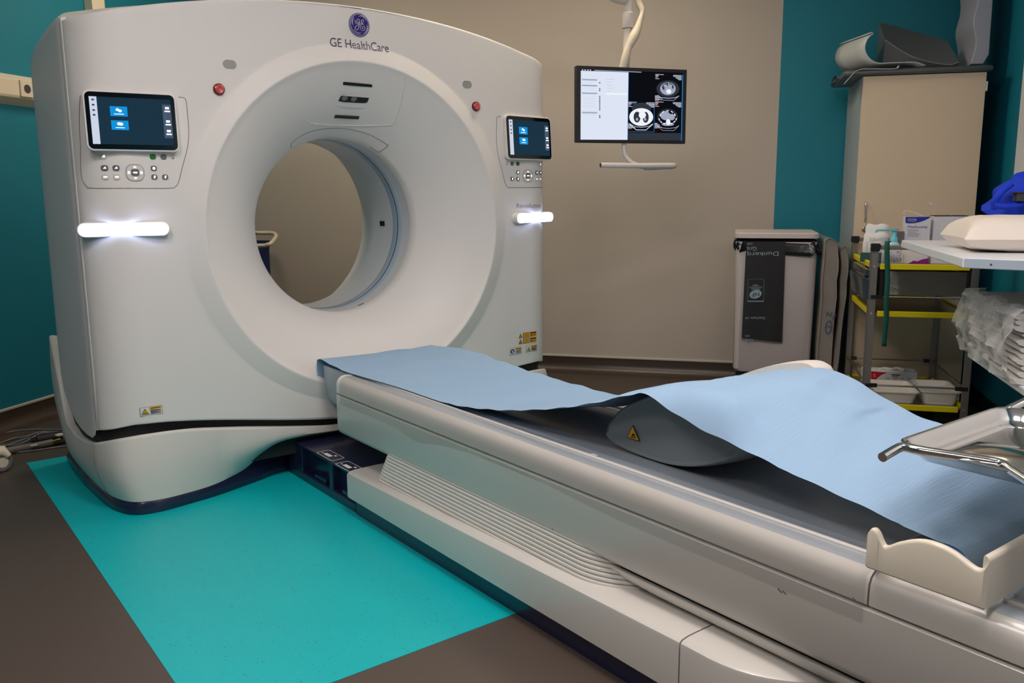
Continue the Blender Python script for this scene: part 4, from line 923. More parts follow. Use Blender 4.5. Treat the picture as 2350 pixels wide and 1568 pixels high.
for t in np.linspace(0, 1, 14):
    row = []
    for s in np.linspace(0, 1, 12):
        x = (275+(220-275)*t)*(1-s)+(748+(706-748)*t)*s; y = (288+(1440-288)*t)*(1-s)+(285+(1497-285)*t)*s
        row.append(bp_(x, y, .004*sin(s*9+1)*t+.004*sin(s*5)+.002))
    G_.append(row)
b.grid(G_); b.grid([[(p[0], p[1]+.012, p[2]) for p in r] for r in G_]); b.grid([G_[0], [(p[0], p[1]+.012, p[2]) for p in G_[0]]]); b.grid([G_[-1], [(p[0], p[1]+.012, p[2]) for p in G_[-1]]])
for k in (0, -1): b.grid([[r[k] for r in G_], [(r[k][0], r[k][1]+.012, r[k][2]) for r in G_]])
b.build('bag_film', M['bagm'], hb, smooth=40)
OB = .0085
def btext(s, x, y, h, rot=pi, wid=None, align='CENTER'):  # centre in crop pixels, upside-down print
    vs, fs = text_mesh(s, 1., 0, align); ww = max(v.x for v in vs)-min(v.x for v in vs); kx = (wid/ww) if wid else h/.72*.95; ky = h/.72
    def f(a, c): 
        a, c = a*kx, c*ky; X_, Y_ = a*cos(rot)-c*sin(rot), a*sin(rot)+c*cos(rot); return bp_(x+X_, y-Y_, OB)
    b = MB(ROOM); b._add([f(v.x, v.y) for v in vs], fs); b.build('bag_lettering', M['bagm'] if s == 'NF' else M['bagt'], hb, smooth=0)
btext('Dunkerq', 475, 432, 52, radians(181.5), 372)
btext('Gra', 342, 368, 48, radians(183), 112); btext('COM', 318, 308, 26, radians(183), 62)
btext('Déchets vé', 382, 1200, 32, radians(181), 235); btext('Gra', 312, 1468, 40, radians(183), 104); btext('COM', 290, 1412, 24, radians(183), 56)
b = MB(ROOM); b.tube([bp_(x, y, OB) for x, y in ((296, 735), (486, 735), (483, 1005), (290, 1005))], .0007, 5, closed=True)
b.build('bag_print_frame', M['bagt'], hb, smooth=0)
b = MB(ROOM); b.face([bp_(386+72*cos(t)+10*sin(t), 915+50*sin(t)-18*cos(t), OB) for t in np.linspace(0, 2*pi, 28, endpoint=False)])
b.build('bag_print_oval', M['bagt'], hb, smooth=0); b = MB(ROOM)
for y, w in ((800, 25), (812, 40), (828, 80), (842, 60), (856, 45), (992, 95), (1000, 95)): b.face([bp_(388-w, y, OB), bp_(388+w, y, OB), bp_(388+w, y+5, OB), bp_(388-w, y+5, OB)])
b.build('bag_fine_print', M['bagt'], hb, smooth=0)
OB = .0095; btext('NF', 386, 915, 46, radians(190), 92)

# ================================================================== mattress folded in a grey cover
mt_ = thing('folded_mattress', W(.5, 4.85, 0), 'grey vinyl-covered folded mattress leaning between the waste bin and the cabinet', 'mattress')
for pts, nm in (([(1893, 552), (1902, 547), (1919, 553), (1925, 566), (1925, 600), (1920, 680), (1908, 850), (1899, 960), (1853, 960), (1868, 850), (1884, 690)], 'cover_panel'), ([(1930, 578), (1937, 566), (1944, 568), (1947, 585), (1945, 650), (1934, 740), (1921, 860), (1912, 960), (1902, 960), (1911, 850), (1926, 700), (1929, 620)], 'cover_panel')):
    P_ = [R3(u, v, 4.62) for u, v in pts]; P_ = [(max(.452, e), d, max(.002, z)) for e, d, z in P_]
    P_ = [tuple(p) for p in cr(P_+[P_[0]], 3)[:-1]]; ce = sum(p[0] for p in P_)/len(P_); cz = sum(p[2] for p in P_)/len(P_)
    b = MB(ROOM); G_ = []
    for d, k in ((4.622, .80), (4.614, .93), (4.62, 1.), (4.70, 1.02), (5.05, 1.), (5.06, .9)): G_.append([(ce+(e-ce)*k+.003*sin(z*38+d*9), d+.004*sin(z*31), max(.002, cz+(z-cz)*(1-(1-k)*.05))) for e, _, z in P_])
    b.grid(G_, cv=True); b.face(G_[0]); b.face(G_[-1]); b.build(nm, M['silver'], mt_, smooth=60)
def mk(x, y): q = R3(1660+x*kb, 500+y*kb, 4.611); return (q[0], q[1], q[2])
b = MB(ROOM)
b.tube([mk(1262+36*cos(t)+8*sin(t), 1308-75*sin(t)) for t in np.linspace(0, 2*pi, 24, endpoint=False)], .0022, 6, closed=True)
b.tube([mk(*p) for p in ((1240, 1290), (1255, 1315), (1270, 1290), (1285, 1320))], .0018, 6)
for q in (((1232, 1180), (1250, 1120), (1270, 1170)), ((1265, 1150), (1290, 1180), (1300, 1130)), ((1310, 1215), (1325, 1150), (1340, 1210), (1350, 1150))): b.tube([mk(*p) for p in q], .002, 6)
b.build('marker_scribble', M['penb'], mt_, smooth=0)

# ================================================================== tall cabinet and the things on it
cb = thing('tall_cabinet', W(.895, 5.06, 0), 'tall cream-fronted cabinet with grey sides standing in the teal corner', 'cabinet')
CE0, CE1, CD0, CD1, CZ = .612, 1.178, 4.77, 5.355, 1.712
b = MB(ROOM); b.bb((CE0, CD0+.02, .06), (CE1, CD1, CZ)); b.bb((CE0+.02, CD0+.05, 0), (CE1-.02, CD1-.02, .06)); b.build('carcass', M['cabs'], cb, smooth=0, bevel=.002)
b = MB(ROOM); b.bb((CE0+.002, CD0, .065), (CE1-.002, CD0+.0185, CZ-.002)); dr = b.build('door', M['cab'], cb, smooth=0, bevel=.0015)
p = R3(1987, 465, CD0-.02); q = R3(1985.5, 506, CD0-.02)
b = MB(ROOM); b.tube(cr([(p[0], CD0, p[2]), (p[0], CD0-.022, p[2]-.004), (p[0], CD0-.027, p[2]-.02), (q[0], CD0-.027, q[2]+.02), (q[0], CD0-.022, q[2]+.004), (q[0], CD0, q[2])], 4), .0055, 10); b.build('handle', M['chrome'], dr, smooth=60)
p = R3(1984, 526, CD0-.01); b = MB(ROOM); b.lathe([(.012, CD0), (.012, CD0-.012), (.008, CD0-.016)], (p[0], 0, p[2]), 'Y', 20); b.build('lock', M['steeld'], dr)
b = MB(ROOM); b.bb((CE1-.001, CD0-.004, 1.62), (CE1+.005, CD0+.03, 1.665)); b.build('hinge', M['lblw'], cb, smooth=0)
# dark plate lying on the cabinet
pl = thing('support_plate', W(.85, 5.0, CZ), 'long dark grey padded plate lying across the cabinet top', 'support')
b = MB(ROOM); zt0 = CZ+.001
prof = [(4.74, zt0+.012), (4.745, zt0+.022), (4.76, zt0+.027), (5.0, zt0+.024), (5.25, zt0+.026), (5.30, zt0+.02), (5.30, zt0+.004), (5.25, zt0), (4.76, zt0), (4.745, zt0+.003)]
G_ = [[(e, 5.02+(d-5.02)*k, zt0+.013+(z-zt0-.013)*k) for d, z in prof] for e, k in ((.520, .9), (.525, .97), (.54, 1), (1.19, 1), (1.197, .97), (1.20, .9))]
b.grid(G_, cv=True); b.face(G_[0]); b.face(G_[-1]); b.build('plate_pad', M['foamd'], pl, smooth=50)
b = MB(ROOM); zc_ = zt0+.013; G_ = []
for e, k in ((.505, 1.), (.545, 1.)): G_.append([(e, 5.08+.15*cos(t), zc_-.004+.026*sin(t)) for t in np.linspace(0, 2*pi, 24, endpoint=False)])
b.grid(G_, cv=True); b.face(G_[1]); b.mi = 1; b.face([(.507, 5.08+.13*cos(t), zc_-.004+.018*sin(t)) for t in np.linspace(0, 2*pi, 24, endpoint=False)]); b.mi = 0
b.tube([(.506, 4.99, zc_-.012), (.506, 5.05, zc_+.008)], .003, 6); b.tube([(.506, 5.05, zc_-.014), (.506, 5.0, zc_+.006)], .003, 6); b.tube([(.506, 5.08, zc_), (.506, 5.18, zc_+.004)], .005, 6)
b.build('end_cap', [M['foamd'], M['black']], pl, smooth=50)
zs = zt0+.0275                                     # top of the plate
cs = thing('curled_sheet', W(.72, 4.9, zs), 'pale grey curled plastic sheet lying open on the cabinet top', 'sheet')
cc = [(2125, 150.5), (2100, 143), (2060, 143.5), (2020, 145), (2005, 141), (1993, 131), (1986, 117), (1986, 103), (1991, 90), (1998, 82), (2002, 78), (2001, 75), (1997, 76), (1993, 81), (1960, 103), (1946, 113)]
P_ = cr([R3(u, v, 4.80) for u, v in cc[:11]], 4); top_e = [R3(u, v, 4.80) for u, v in ((2003, 79), (2003.5, 75.5), (2000, 74), (1996, 77))]
zmin = min(p[2] for p in P_); P_ = [(e, d, max(z, zs+.003)) for e, d, z in list(P_)+top_e]
b = MB(ROOM); b.grid([[(e-.36*k, d+k, z) for e, d, z in P_] for k in (0, .08, .16, .24, .30)]); b.build('sheet', mat('pale_plastic_sheet', (196, 200, 202), .4, coat=.1), cs, smooth=60, solid=.004)
ld = [R3(u, v, 4.765) for u, v in ((1937, 193), (1950, 178), (1962, 166), (1975, 161), (1990, 160), (2052, 159.5), (2061, 152))]
b = MB(ROOM); Pl = cr(ld, 4); b.grid([[(e-.01*k, d-.03+k, z) for e, d, z in Pl] for k in (0, .05)]); b.build('sheet_edge', MATS['pale_plastic_sheet'], cs, smooth=60, solid=.003)
wd = thing('wedge_cushion', W(.95, 4.98, zs), 'dark grey wedge cushion tipped on its side on the cabinet', 'cushion')
fr = [R3(u, v, 4.86) for u, v in ((2031, 92), (2062, 113), (2100, 133), (2140, 144), (2180, 149), (2200, 143))]
bkp = [R3(u, v, 5.06) for u, v in ((2018, 52), (2055, 60), (2095, 71), (2130, 81), (2160, 89), (2174, 95))]
frm = [tuple((np.array(f)*.72+np.array(k)*.28)+np.array((0, 0, .006))) for f, k in zip(fr, bkp)]
frk = [tuple(np.array(f)*.9+np.array(k)*.1) for f, k in zip(fr, bkp)]
lo = lambda p, dd: (p[0], p[1]+dd, zs+.002)
b = MB(ROOM); b.grid([[lo(p, .02) for p in bkp], [(p[0], p[1]+.01, p[2]-.01) for p in bkp], bkp, frm, frk, fr, [(p[0]+.0, p[1]+.004, max(zs+.002, p[2]-.012)) for p in fr], [lo(p, .03) for p in fr]])
for k in (0, -1): b.face([r[k] for r in ([lo(p, .02) for p in bkp], bkp, frm, fr, [lo(p, .03) for p in fr])])
b.build('wedge_body', M['foamd'], wd, smooth=45)
b = MB(ROOM); b.tube(cr([(p[0], p[1]-.002, p[2]) for p in fr], 4), .003, 6); b.build('wedge_piping', M['foam'], wd)
fm = thing('foam_support', W(1.08, 5.0, zs), 'tall pale grey foam support with a wavy edge standing on the cabinet', 'foam')
wv = [(2228, 147), (2234, 125), (2239, 105), (2239, 85), (2235, 65), (2234, 48), (2238, 28), (2244, 8), (2247, -20), (2243, -60), (2243, -95), (2249, -120), (2283, -120), (2279, 0), (2274, 70), (2270, 125), (2262, 138), (2257, 147)]
P_ = [R3(u, v, 4.84) for u, v in wv]; P_ = [(e, d, max(z, zs+.001)) for e, d, z in P_]; wav = [tuple(p) for p in cr(P_[:12], 4)]+P_[12:]
b = MB(ROOM); b.prism(wav, (0, .36, 0)); b.mi = 0; b.build('foam_block', M['foaml'], fm, smooth=40, bevel=.004)

# ================================================================== instrument trolley beside the cabinet
TE0, TE1, TD0, TD1 = .613, 1.020, 4.05, 4.70
tr = thing('steel_trolley', W(.82, 4.38, 0), 'steel-framed trolley with yellow-edged shelves standing in front of the cabinet', 'trolley')
zy = [R3(2022, 612, TD0)[2], R3(2015, 720, TD0)[2], R3(2100, 936, TD0)[2]]; ZP = R3(2010, 560, TD0)[2]
for e in (TE0, TE1):
    for d in (TD0, TD1):
        b = MB(ROOM); b.bb((e-.015, d-.004, .105), (e+.015, d+.004, ZP-.028)); b.bb((e-.0135*(1 if e == TE0 else -1)-.002, d-.004, .105), (e-.0135*(1 if e == TE0 else -1)+.002, d+.03*(1 if d == TD0 else -1), ZP-.028)); po = b.build('post', M['steeld'], tr, smooth=0, bevel=.001)
        b = MB(ROOM); b.bb((e-.018, d-.018, ZP-.03), (e+.018, d+.018, ZP+.002)); b.build('post_cap', M['black'], po, smooth=0, bevel=.002)
        for z in zy: b = MB(ROOM); b.lathe([(.0055, d-.004), (.005, d-.0065)], (e, 0, z), 'Y', 12); b.build('bolt', M['chrome'], po, smooth=0)
        b = MB(ROOM); b.lathe([(.046, -.014), (.05, -.009), (.05, .009), (.046, .014)], (e, d, .051), 'X', 24); b.bb((e-.02, d-.018, .07), (e+.02, d+.018, .11)); b.build('caster', M['black'], tr, smooth=40)
for k, z in enumerate(zy):
    b = MB(ROOM); b.bb((TE0+.012, TD0+.01, z-.004), (TE1-.012, TD1-.01, z+.002)); b.build('shelf', M['steel'], tr, smooth=0)
    b = MB(ROOM); h = .0125
    b.bb((TE0+.024, TD0-.008, z-h), (TE1-.024, TD0+.008, z+h)); b.bb((TE0+.024, TD1-.008, z-h), (TE1-.024, TD1+.008, z+h)); b.bb((TE0-.008, TD0+.024, z-h), (TE0+.008, TD1-.024, z+h)); b.bb((TE1-.008, TD0+.024, z-h), (TE1+.008, TD1-.024, z+h)); b.build('yellow_rail', M['yrail'], tr, smooth=0, bevel=.003)
for d in (TD0, TD1): b = MB(ROOM); b.bb((TE0+.022, d-.012, ZP-.024), (TE1-.022, d+.012, ZP-.004)); b.build('top_bar', M['steeld'], tr, smooth=0, bevel=.003)
for z in (zy[1]+.075, zy[2]+.095):
    b = MB(ROOM)
    for (a, c, f, g) in ((TE0, TD0, TE1, TD0), (TE0, TD1, TE1, TD1), (TE0, TD0, TE0, TD1), (TE1, TD0, TE1, TD1)): b.tube([(a, c, z), (f, g, z)], .0042, 8)
    b.mi = 1
    for e in (TE0, TE1):
        for d in (TD0, TD1): b.box((e+(.018 if e == TE0 else -.018), d+(-.004 if d == TD0 else .004), z), (.05, .016, .016))
    b.build('gallery_rail', [M['steeld'], M['black']], tr, smooth=40)
b = MB(ROOM); za, zb2 = zy[1]+.083, zy[0]-.02
b.bb((TE0+.05, TD0+.012, za), (TE1-.026, TD0+.5, zb2)); dw = b.build('drawer', M['steelm'], tr, smooth=0, bevel=.001)
b = MB(ROOM); b.bb((TE0+.028, TD0+.006, za-.01), (TE0+.05, TD0+.45, zb2+.01)); b.bb((TE1-.03, TD0+.006, za-.01), (TE1-.012, TD0+.45, zb2+.01)); b.build('drawer_runner', M['black'], tr, smooth=0)
for (z0_, z1_, o) in ((zy[0]-.045, zy[0]-.015, .012), (zy[0]-.150, zy[0]-.055, .024)):
    b = MB(ROOM); b.prism([(TE0-.012, TD0+.03, z1_), (TE0-.012, TD0+.03, z0_), (TE0-.02-o*.5, TD0+.03, z0_), (TE0-.02-o, TD0+.03, z1_)], (0, .42, 0)); b.build('side_box', M['smoke'], tr, smooth=0, bevel=.003)
# green strap hung over the top bar
gs_ = thing('green_strap', W(.66, TD0-.02, ZP), 'dark green strap hanging down the front of the steel trolley', 'strap')
st_ = [(2040, 556, .015), (2037, 554, -.004), (2036, 560, -.017), (2036, 590, -.019), (2037, 640, -.018), (2034, 690, -.019), (2034, 730, -.018), (2031, 760, -.017), (2028.5, 795, -.017)]
b = MB(ROOM); G_ = []
for u, v, o in cr(st_, 4): q = R3(u, v, TD0+o); G_.append([(q[0]-.0105, TD0+o, q[2]), (q[0]+.0105, TD0+o+.001, q[2])])
b.grid(G_); tag_o = b.build('strap', M['gtape'], gs_, smooth=60, solid=.0018)

# things on the trolley
def tbox(name, label, cat, u0, u1, v0, z0, d0, d1, m, group=None, bev=.0015, part='carton'):
    p, q = R3(u0, v0, d0), R3(u1, v0, d0)
    t = thing(name, W((p[0]+q[0])/2, (d0+d1)/2, z0), label, cat, group); b = MB(ROOM); b.bb((p[0], d0, z0), (q[0], d1, p[2])); b.build(part, m, t, smooth=0, bevel=bev); return t, p, q
zsh = zy[0]+.0025
def dec(t, name, d, polys, mts):
    b = MB(ROOM)
    for mi, pts in polys: b.mi = mi; b.face([(lambda q: (q[0], q[1]-.0006*(1+mi*.6), q[2]))(R3(u, v, d)) for u, v in pts])
    return b.build(name, mts, t, smooth=0)
def rtext(t, name, s, u, v, wpx, hpx, d, m, o=.0015, thin=0):
    vs, fs = text_mesh(s, 1., thin); ww = max(x.x for x in vs)-min(x.x for x in vs); b = MB(ROOM)
    b._add([(lambda q: (q[0], q[1]-o, q[2]))(R3(u+x.x*wpx/ww, v-x.y*hpx/.72, d)) for x in vs], fs); return b.build(name, m, t, smooth=0)
t, p, q = tbox('dressing_box', 'white and blue gauze carton standing upright on the trolley top', 'box', 2078, 2137, 498, zsh, 4.36, 4.42, M['card'])
dec(t, 'printed_face', 4.36, [(0, [(2078, 498), (2136, 497.5), (2132, 501), (2122, 506), (2110, 510), (2098, 512.5), (2086, 513), (2078, 511.5)])]+[(1, [(2083, y), (2083+w, y+.3), (2083+w, y+1.1), (2083, y+.8)]) for y, w in ((527, 24), (530, 26), (533, 20), (536, 30), (539, 25), (542, 26))], [M['cardb'], M['inkg']])
rtext(t, 'carton_lettering', 'Medicomp', 2105.5, 521, 45, 5.6, 4.36, M['cardb'])
b = MB(ROOM); b.tube([(lambda q: (q[0], q[1]-.0022, q[2]))(R3(2093+10.5*cos(a), 505+4*sin(a), 4.36)) for a in np.linspace(0, 2*pi, 24, endpoint=False)], .0006, 5, closed=True); b.bb(tuple(np.array(R3(2085, 505.6, 4.36))+(0, -.002, 0)), tuple(np.array(R3(2101, 504.2, 4.36))+(0, -.0012, 0))); b.build('carton_badge', M['lblw'], t, smooth=0)
t, p, q = tbox('tall_carton', 'plain white carton behind the pillow, right of the gauze carton', 'box', 2144, 2222, 496.5, zsh, 4.37, 4.46, M['card'])
b = MB(ROOM); b.bb((p[0], 4.369, p[2]), (q[0], 4.461, p[2]+.003)); b.build('dark_lid_edge', M['black'], t, smooth=0)
t, p, q = tbox('magenta_carton', 'low white carton with a magenta corner on the trolley top', 'box', 2073, 2131, 560, zsh, 4.20, 4.26, M['traybk'])
dec(t, 'magenta_print', 4.20, [(0, [(2082, 606.5), (2097, 598), (2104, 600), (2118, 595), (2131, 593), (2131, 606.5)]), (1, [(2097, 598), (2104, 591), (2126, 592), (2118, 595), (2104, 600)])], [M['mag'], M['card']])
t, p, q = tbox('small_carton', 'cream carton with thin print on the trolley, half under the white table edge', 'box', 2138, 2200, 575, zsh, 4.21, 4.30, M['packw'])
t, p, q = tbox('leaflet_box', 'flat white box covered in small blue and red print behind the green strap', 'box', 2026, 2071, 571, zsh, 4.15, 4.165, M['card'])
random.seed(5); pp = [(0, [(2029, y), (2037, y), (2037, y+1), (2029, y+1)]) for y in range(575, 603, 3)]
for k in range(26): x, y = random.uniform(2043, 2067), random.uniform(575, 602); pp.append((random.choice((0, 0, 1)), [(x, y), (x+2.2, y), (x+2.2, y+1.6), (x, y+1.6)]))
dec(t, 'printed_face', 4.15, pp, [M['inkg'], mat('leaflet_red', (176, 70, 90), .6)])
t, p, q = tbox('green_folder', 'dark green card behind the left front post of the trolley', 'card', 1976, 2024, 580, zsh, 4.28, 4.30, M['gbox'], part='card')
def packet(label, u0, u1, v0, d0, m, z0=zsh):
    p, q = R3(u0, v0, d0), R3(u1, v0, d0); t = thing('dressing_packet', W((p[0]+q[0])/2, d0, z0), label, 'packet', None)
    b = MB(ROOM); G_ = []; n = 13
    for s in (-1, 1):
        Gs = []
        for i in range(n):
            row = []
            for j in range(n):
                a, c = i/(n-1), j/(n-1); f = (sin(pi*a)**.5)*(sin(pi*c)**.5); row.append((p[0]+(q[0]-p[0])*a+.002*sin(9*c), d0+.025+s*.025*f+.002*sin(13*a+7*c), z0+(p[2]-z0)*c+.003*sin(11*a)*(c > .5)))
            Gs.append(row)
        b.grid(Gs)
    b.build('packet_film', m, t, smooth=60); return t
packet('pale dressing packet standing behind the printed one on the trolley', 1988, 2042, 515, 4.44, M['packw'])
t = packet('white printed dressing packet at the left front of the trolley top', 1984, 2041, 535, 4.34, M['packw'])
dec(t, 'packet_print', 4.336, [(0, [(1995, y), (1995+w, y+1), (1995+w, y+1.8), (1995, y+.8)]) for y, w in ((546, 14), (550, 20), (553, 12))]+[(0, [(1987, y), (1992, y), (1992, y+.8), (1987, y+.8)]) for y in range(556, 582, 4)], [M['inkg']])
pb = thing('pump_bottle', W(R3(2050, 560, 4.28)[0], 4.28, zsh), 'clear bottle with a cyan pump and long spout on the trolley', 'bottle')
pe = R3(2050, 560, 4.28)[0]; z_h = R3(2050, 525, 4.28)[2]; z_n = R3(2050, 545, 4.28)[2]
b = MB(ROOM); b.lathe([(.034, zsh), (.036, zsh+.006), (.036, z_n-.05), (.026, z_n-.03), (.016, z_n-.018)], (pe, 4.28, 0), 'Z', 28); b.build('bottle', mat('pale_blue_bottle', (176, 214, 226), .25), pb, smooth=50)
b = MB(ROOM); b.lathe([(.018, z_n-.02), (.017, z_n), (.010, z_n+.006), (.010, z_h-.012), (.017, z_h-.01), (.018, z_h), (.004, z_h+.001)], (pe, 4.28, 0), 'Z', 24)
s0, s1, s2 = R3(2044, 528, 4.28), R3(2014, 528.5, 4.28), R3(2009, 532.5, 4.28)
b.tube(cr([s0, (s1[0]+.01, 4.27, s1[2]+.001), s1, s2], 5), .0045, 10); b.build('pump', M['cyan'], pb, smooth=50)
sr = thing('test_strip_holder', W(R3(2067, 540, 4.34)[0], 4.35, zsh), 'bundle of slim silver sachets standing beside the pump bottle', 'sachet')
b = MB(ROOM)
for k in range(5): u = 2060+k*3.4; p = R3(u, 531+(k % 2), 4.34); b.bb((p[0]-.0028, 4.34, zsh), (p[0]+.0028, 4.37, p[2]))
b.build('sachet', M['steel'], sr, smooth=0)
for k, (pts, lab) in enumerate((([(2076, 492), (2075, 486), (2079, 484), (2090, 486), (2104, 490), (2120, 497)], 'thin white plastic tie sticking up left of the gauze carton top'), ([(2137, 470), (2134, 466), (2140, 469), (2155, 478), (2168, 486), (2184, 494)], 'thin white plastic tie rising higher above the plain carton'))):
    t = thing('plastic_tie', W(*R3(*pts[0], 4.40)), lab, 'tie'); b = MB(ROOM); P_ = cr([R3(u, v, 4.385) for u, v in pts], 5); P_[-1] = np.array((P_[-1][0], P_[-1][1], P_[-1][2])); b.tube(P_, [.006 if i < 4 else .0028 for i in range(len(P_))], 8); b.build('tie', M['wrap'], t, smooth=60)
# bottom shelf: glove box and two white trays
z3 = zy[2]+.0025
t, p, q = tbox('glove_box', 'white and red glove box on the bottom shelf of the trolley', 'box', 1984, 2106, 851, z3, 4.48, 4.58, M['card'])
dec(t, 'printed_face', 4.48, [(0, [(1999, 852), (2036, 855.5), (2024, 860), (2014, 867), (2007, 875), (1998, 875)]), (1, [(2046, 859), (2066, 860), (2066, 862.5), (2046, 861.5)]), (2, [(2046, 863), (2062, 864), (2062, 866), (2046, 865)])]+[(1, [(x, 868), (x+9, 868.6), (x+9, 869.8), (x, 869.2)]) for x in (2034, 2050, 2066, 2082)], [M['redc'], M['dgrey'], M['orange']])
rtext(t, 'size_letter', 'S', 2006.5, 862, 4.5, 6.5, 4.48, M['lblw'], .002)
b = MB(ROOM); b.tube(cr([R3(2018, 849, 4.52), R3(2030, 846, 4.53), R3(2045, 848, 4.52), R3(2060, 845.5, 4.53), R3(2075, 849.5, 4.52)], 5), .008, 8); b.build('glove_tip', M['linen'], t, smooth=60)
for k, (u0, u1, lab) in enumerate(((2010, 2110, 'white moulded plastic tray on the bottom shelf, left of the pair'), (2117, 2207, 'white moulded plastic tray on the bottom shelf, right of the pair'))):
    p, q = R3(u0, 898, 4.11), R3(u1, 898, 4.11); z1_ = p[2]; cx = (p[0]+q[0])/2; w = q[0]-p[0]
    t = thing('plastic_tray', W(cx, 4.24, z3), lab, 'tray', 'white trays on the bottom shelf'); b = MB(ROOM)
    rr = lambda ins, z: [(x, y, z) for x, y in rrect(cx, 4.24, w-2*ins, .26-2*ins, .02, 4)]
    b.grid([rr(.016, z3), rr(.004, z1_-.006), rr(-.004, z1_-.004), rr(-.004, z1_), rr(.004, z1_), rr(.016, z1_-.025)], cv=True); b.face(rr(.016, z3)[::-1]); b.face(rr(.016, z1_-.025)); tp_ = b.build('tray_shell', M['traybk'], t, smooth=40)
    b = MB(ROOM)
    for f in (.3, .5, .7): b.prism([(p[0]+w*f-.003, 4.1175, z1_-.008), (p[0]+w*f+.003, 4.1175, z1_-.008), (p[0]+w*f+.003, 4.1295, z3), (p[0]+w*f-.003, 4.1295, z3)], (0, -.002, 0))
    b.build('tray_rib', M['traybk'], t, smooth=0)

# ================================================================== white side table on the right
ZW = .95
wt = thing('side_table', W(.97, 3.2, 0), 'white laminate two-tier side table at the right by the teal wall', 'table')
b = MB(ROOM); P_ = [(.655, 3.70), (.655, 2.745), (.80, 2.68), (1.285, 2.68), (1.285, 3.70)]
b.prism([(e, d, ZW-.030) for e, d in P_], (0, 0, .030)); b.build('table_top', M['lam'], wt, smooth=0, bevel=.004, bseg=3)
b = MB(ROOM); n_ = np.array((.80-.655, 2.68-2.745)); n_ = n_/np.linalg.norm(n_); o_ = np.array((n_[1], -n_[0]))
c0_, c1_ = np.array((.655, 2.745))+n_*.004, np.array((.80, 2.68))-n_*.002
b.prism([(*(c0_+o_*-.0005), ZW-.0285), (*(c1_+o_*-.0005), ZW-.0285), (*(c1_+o_*-.0005), ZW-.0015), (*(c0_+o_*-.0005), ZW-.0015)], (o_[0]*.003, o_[1]*.003, 0)); b.bb((.80, 2.677, ZW-.0285), (1.285, 2.68, ZW-.0015)); b.build('edge_band', M['lame'], wt, smooth=0, bevel=.001)
q = fl(2262, 606, ZW-.015); b = MB(ROOM); m_ = c0_+n_*.07+o_*.003; b.lathe([(.003, -.001), (.003, .001)], (m_[0], m_[1], ZW-.016), 'Y', 10); b.build('edge_screw', M['dgrey'], wt, smooth=0)
ZL = .57
lo_ = [rm(fl(2265, 840, ZL)), rm(fl(2345, 890, ZL))]
b = MB(ROOM); b.bb((.845, 2.72, ZL-.022), (1.285, 3.37, ZL)); b.build('lower_shelf', M['lam'], wt, smooth=0, bevel=.003)
for e, d in ((1.25, 2.75), (1.25, 3.6)):
    b = MB(ROOM); b.bb((e-.018, d-.018, 0), (e+.018, d+.018, ZW-.03)); b.build('leg', M['steeld'], wt, smooth=0, bevel=.002)
b = MB(ROOM); b.bb((1.23, 3.37, ZL-.02), (1.27, 3.59, ZL)); b.build('shelf_bracket', M['steeld'], wt, smooth=0)
# pillow
pz = ZW+.001; plw = thing('pillow', W(.98, 3.12, pz), 'cream vinyl pillow lying on the white side table', 'pillow')
b = MB(ROOM); PE0, PE1, PD0, PD1, PH = .70, 1.255, 2.93, 3.30, .115
for s in (-1, 1):
    Gs = []
    for i in range(31):
        row = []
        for j in range(25):
            a, c = -1+2*i/30, -1+2*j/24; f = ((1-abs(a)**7)*(1-abs(c)**4))**.45 if abs(a) < 1 and abs(c) < 1 else 0
            pin = 1-.10*(1-abs(a))**.5*abs(c)**2-.0; pin2 = 1-.07*(1-abs(c)**2)*abs(a)**4
            row.append(((PE0+PE1)/2+a*(PE1-PE0)/2*pin2, (PD0+PD1)/2+c*(PD1-PD0)/2*pin, pz+.042+s*f*(PH-.045 if s > 0 else .0415)+.0025*sin(9*a+2)*sin(8*c)*f))
        Gs.append(row)
    b.grid(Gs)
b.build('pillow_case', M['linen'], plw, smooth=60)
b = MB(ROOM); b.tube([((PE0+PE1)/2+a*(PE1-PE0)/2*(1-.07*0), PD0+.017*(1-abs(a))**.5, pz+.042) for a in np.linspace(-.98, .98, 30)], .0022, 6); b.build('pillow_seam', M['linen'], plw)
# blue bag at the back of the table
bg = thing('blue_bag', W(1.12, 3.52, pz), 'royal blue cloth bag lying on the white side table behind the pillow', 'bag')
p = R3(2279, 455, 3.50); zt_ = R3(2345, 412, 3.50)[2]
b = MB(ROOM); ca, cd, cz_ = 1.135, 3.52, pz; ra_, rd_, rz_ = 1.135-p[0], .13, zt_-pz+.03; Gs = []
for i in range(25):
    v = -pi/2+pi*i/24; row = []
    for j in range(40):
        w = 2*pi*j/40; x, y, z = cos(v)*cos(w), cos(v)*sin(w), sin(v)
        f = 1+.06*sin(5*w+4*v)+.05*sin(9*w-7*v)+.05*sin(3*w+11*v); zz = max(-.0, z*.5+.5)
        row.append((min(1.285, ca+ra_*f*np.sign(x)*abs(x)**.8), cd+rd_*f*np.sign(y)*abs(y)**.8, pz+.001+rz_*zz*(1+.05*sin(7*w))))
    Gs.append(row)
b.grid(Gs, cv=True); b.build('bag_cloth', M['blue'], bg, smooth=60)
b = MB(ROOM); b.tube(cr([R3(2281, 478, 3.40), R3(2283, 462, 3.385), R3(2292, 448, 3.38), R3(2303, 436, 3.385), R3(2322, 421, 3.39)], 5), .012, 10); b.tube(cr([R3(2284, 470, 3.385), R3(2300, 474, 3.375), R3(2325, 473, 3.375), R3(2352, 466, 3.38)], 5), .012, 10); b.build('bag_fold', M['blue'], bg, smooth=60)
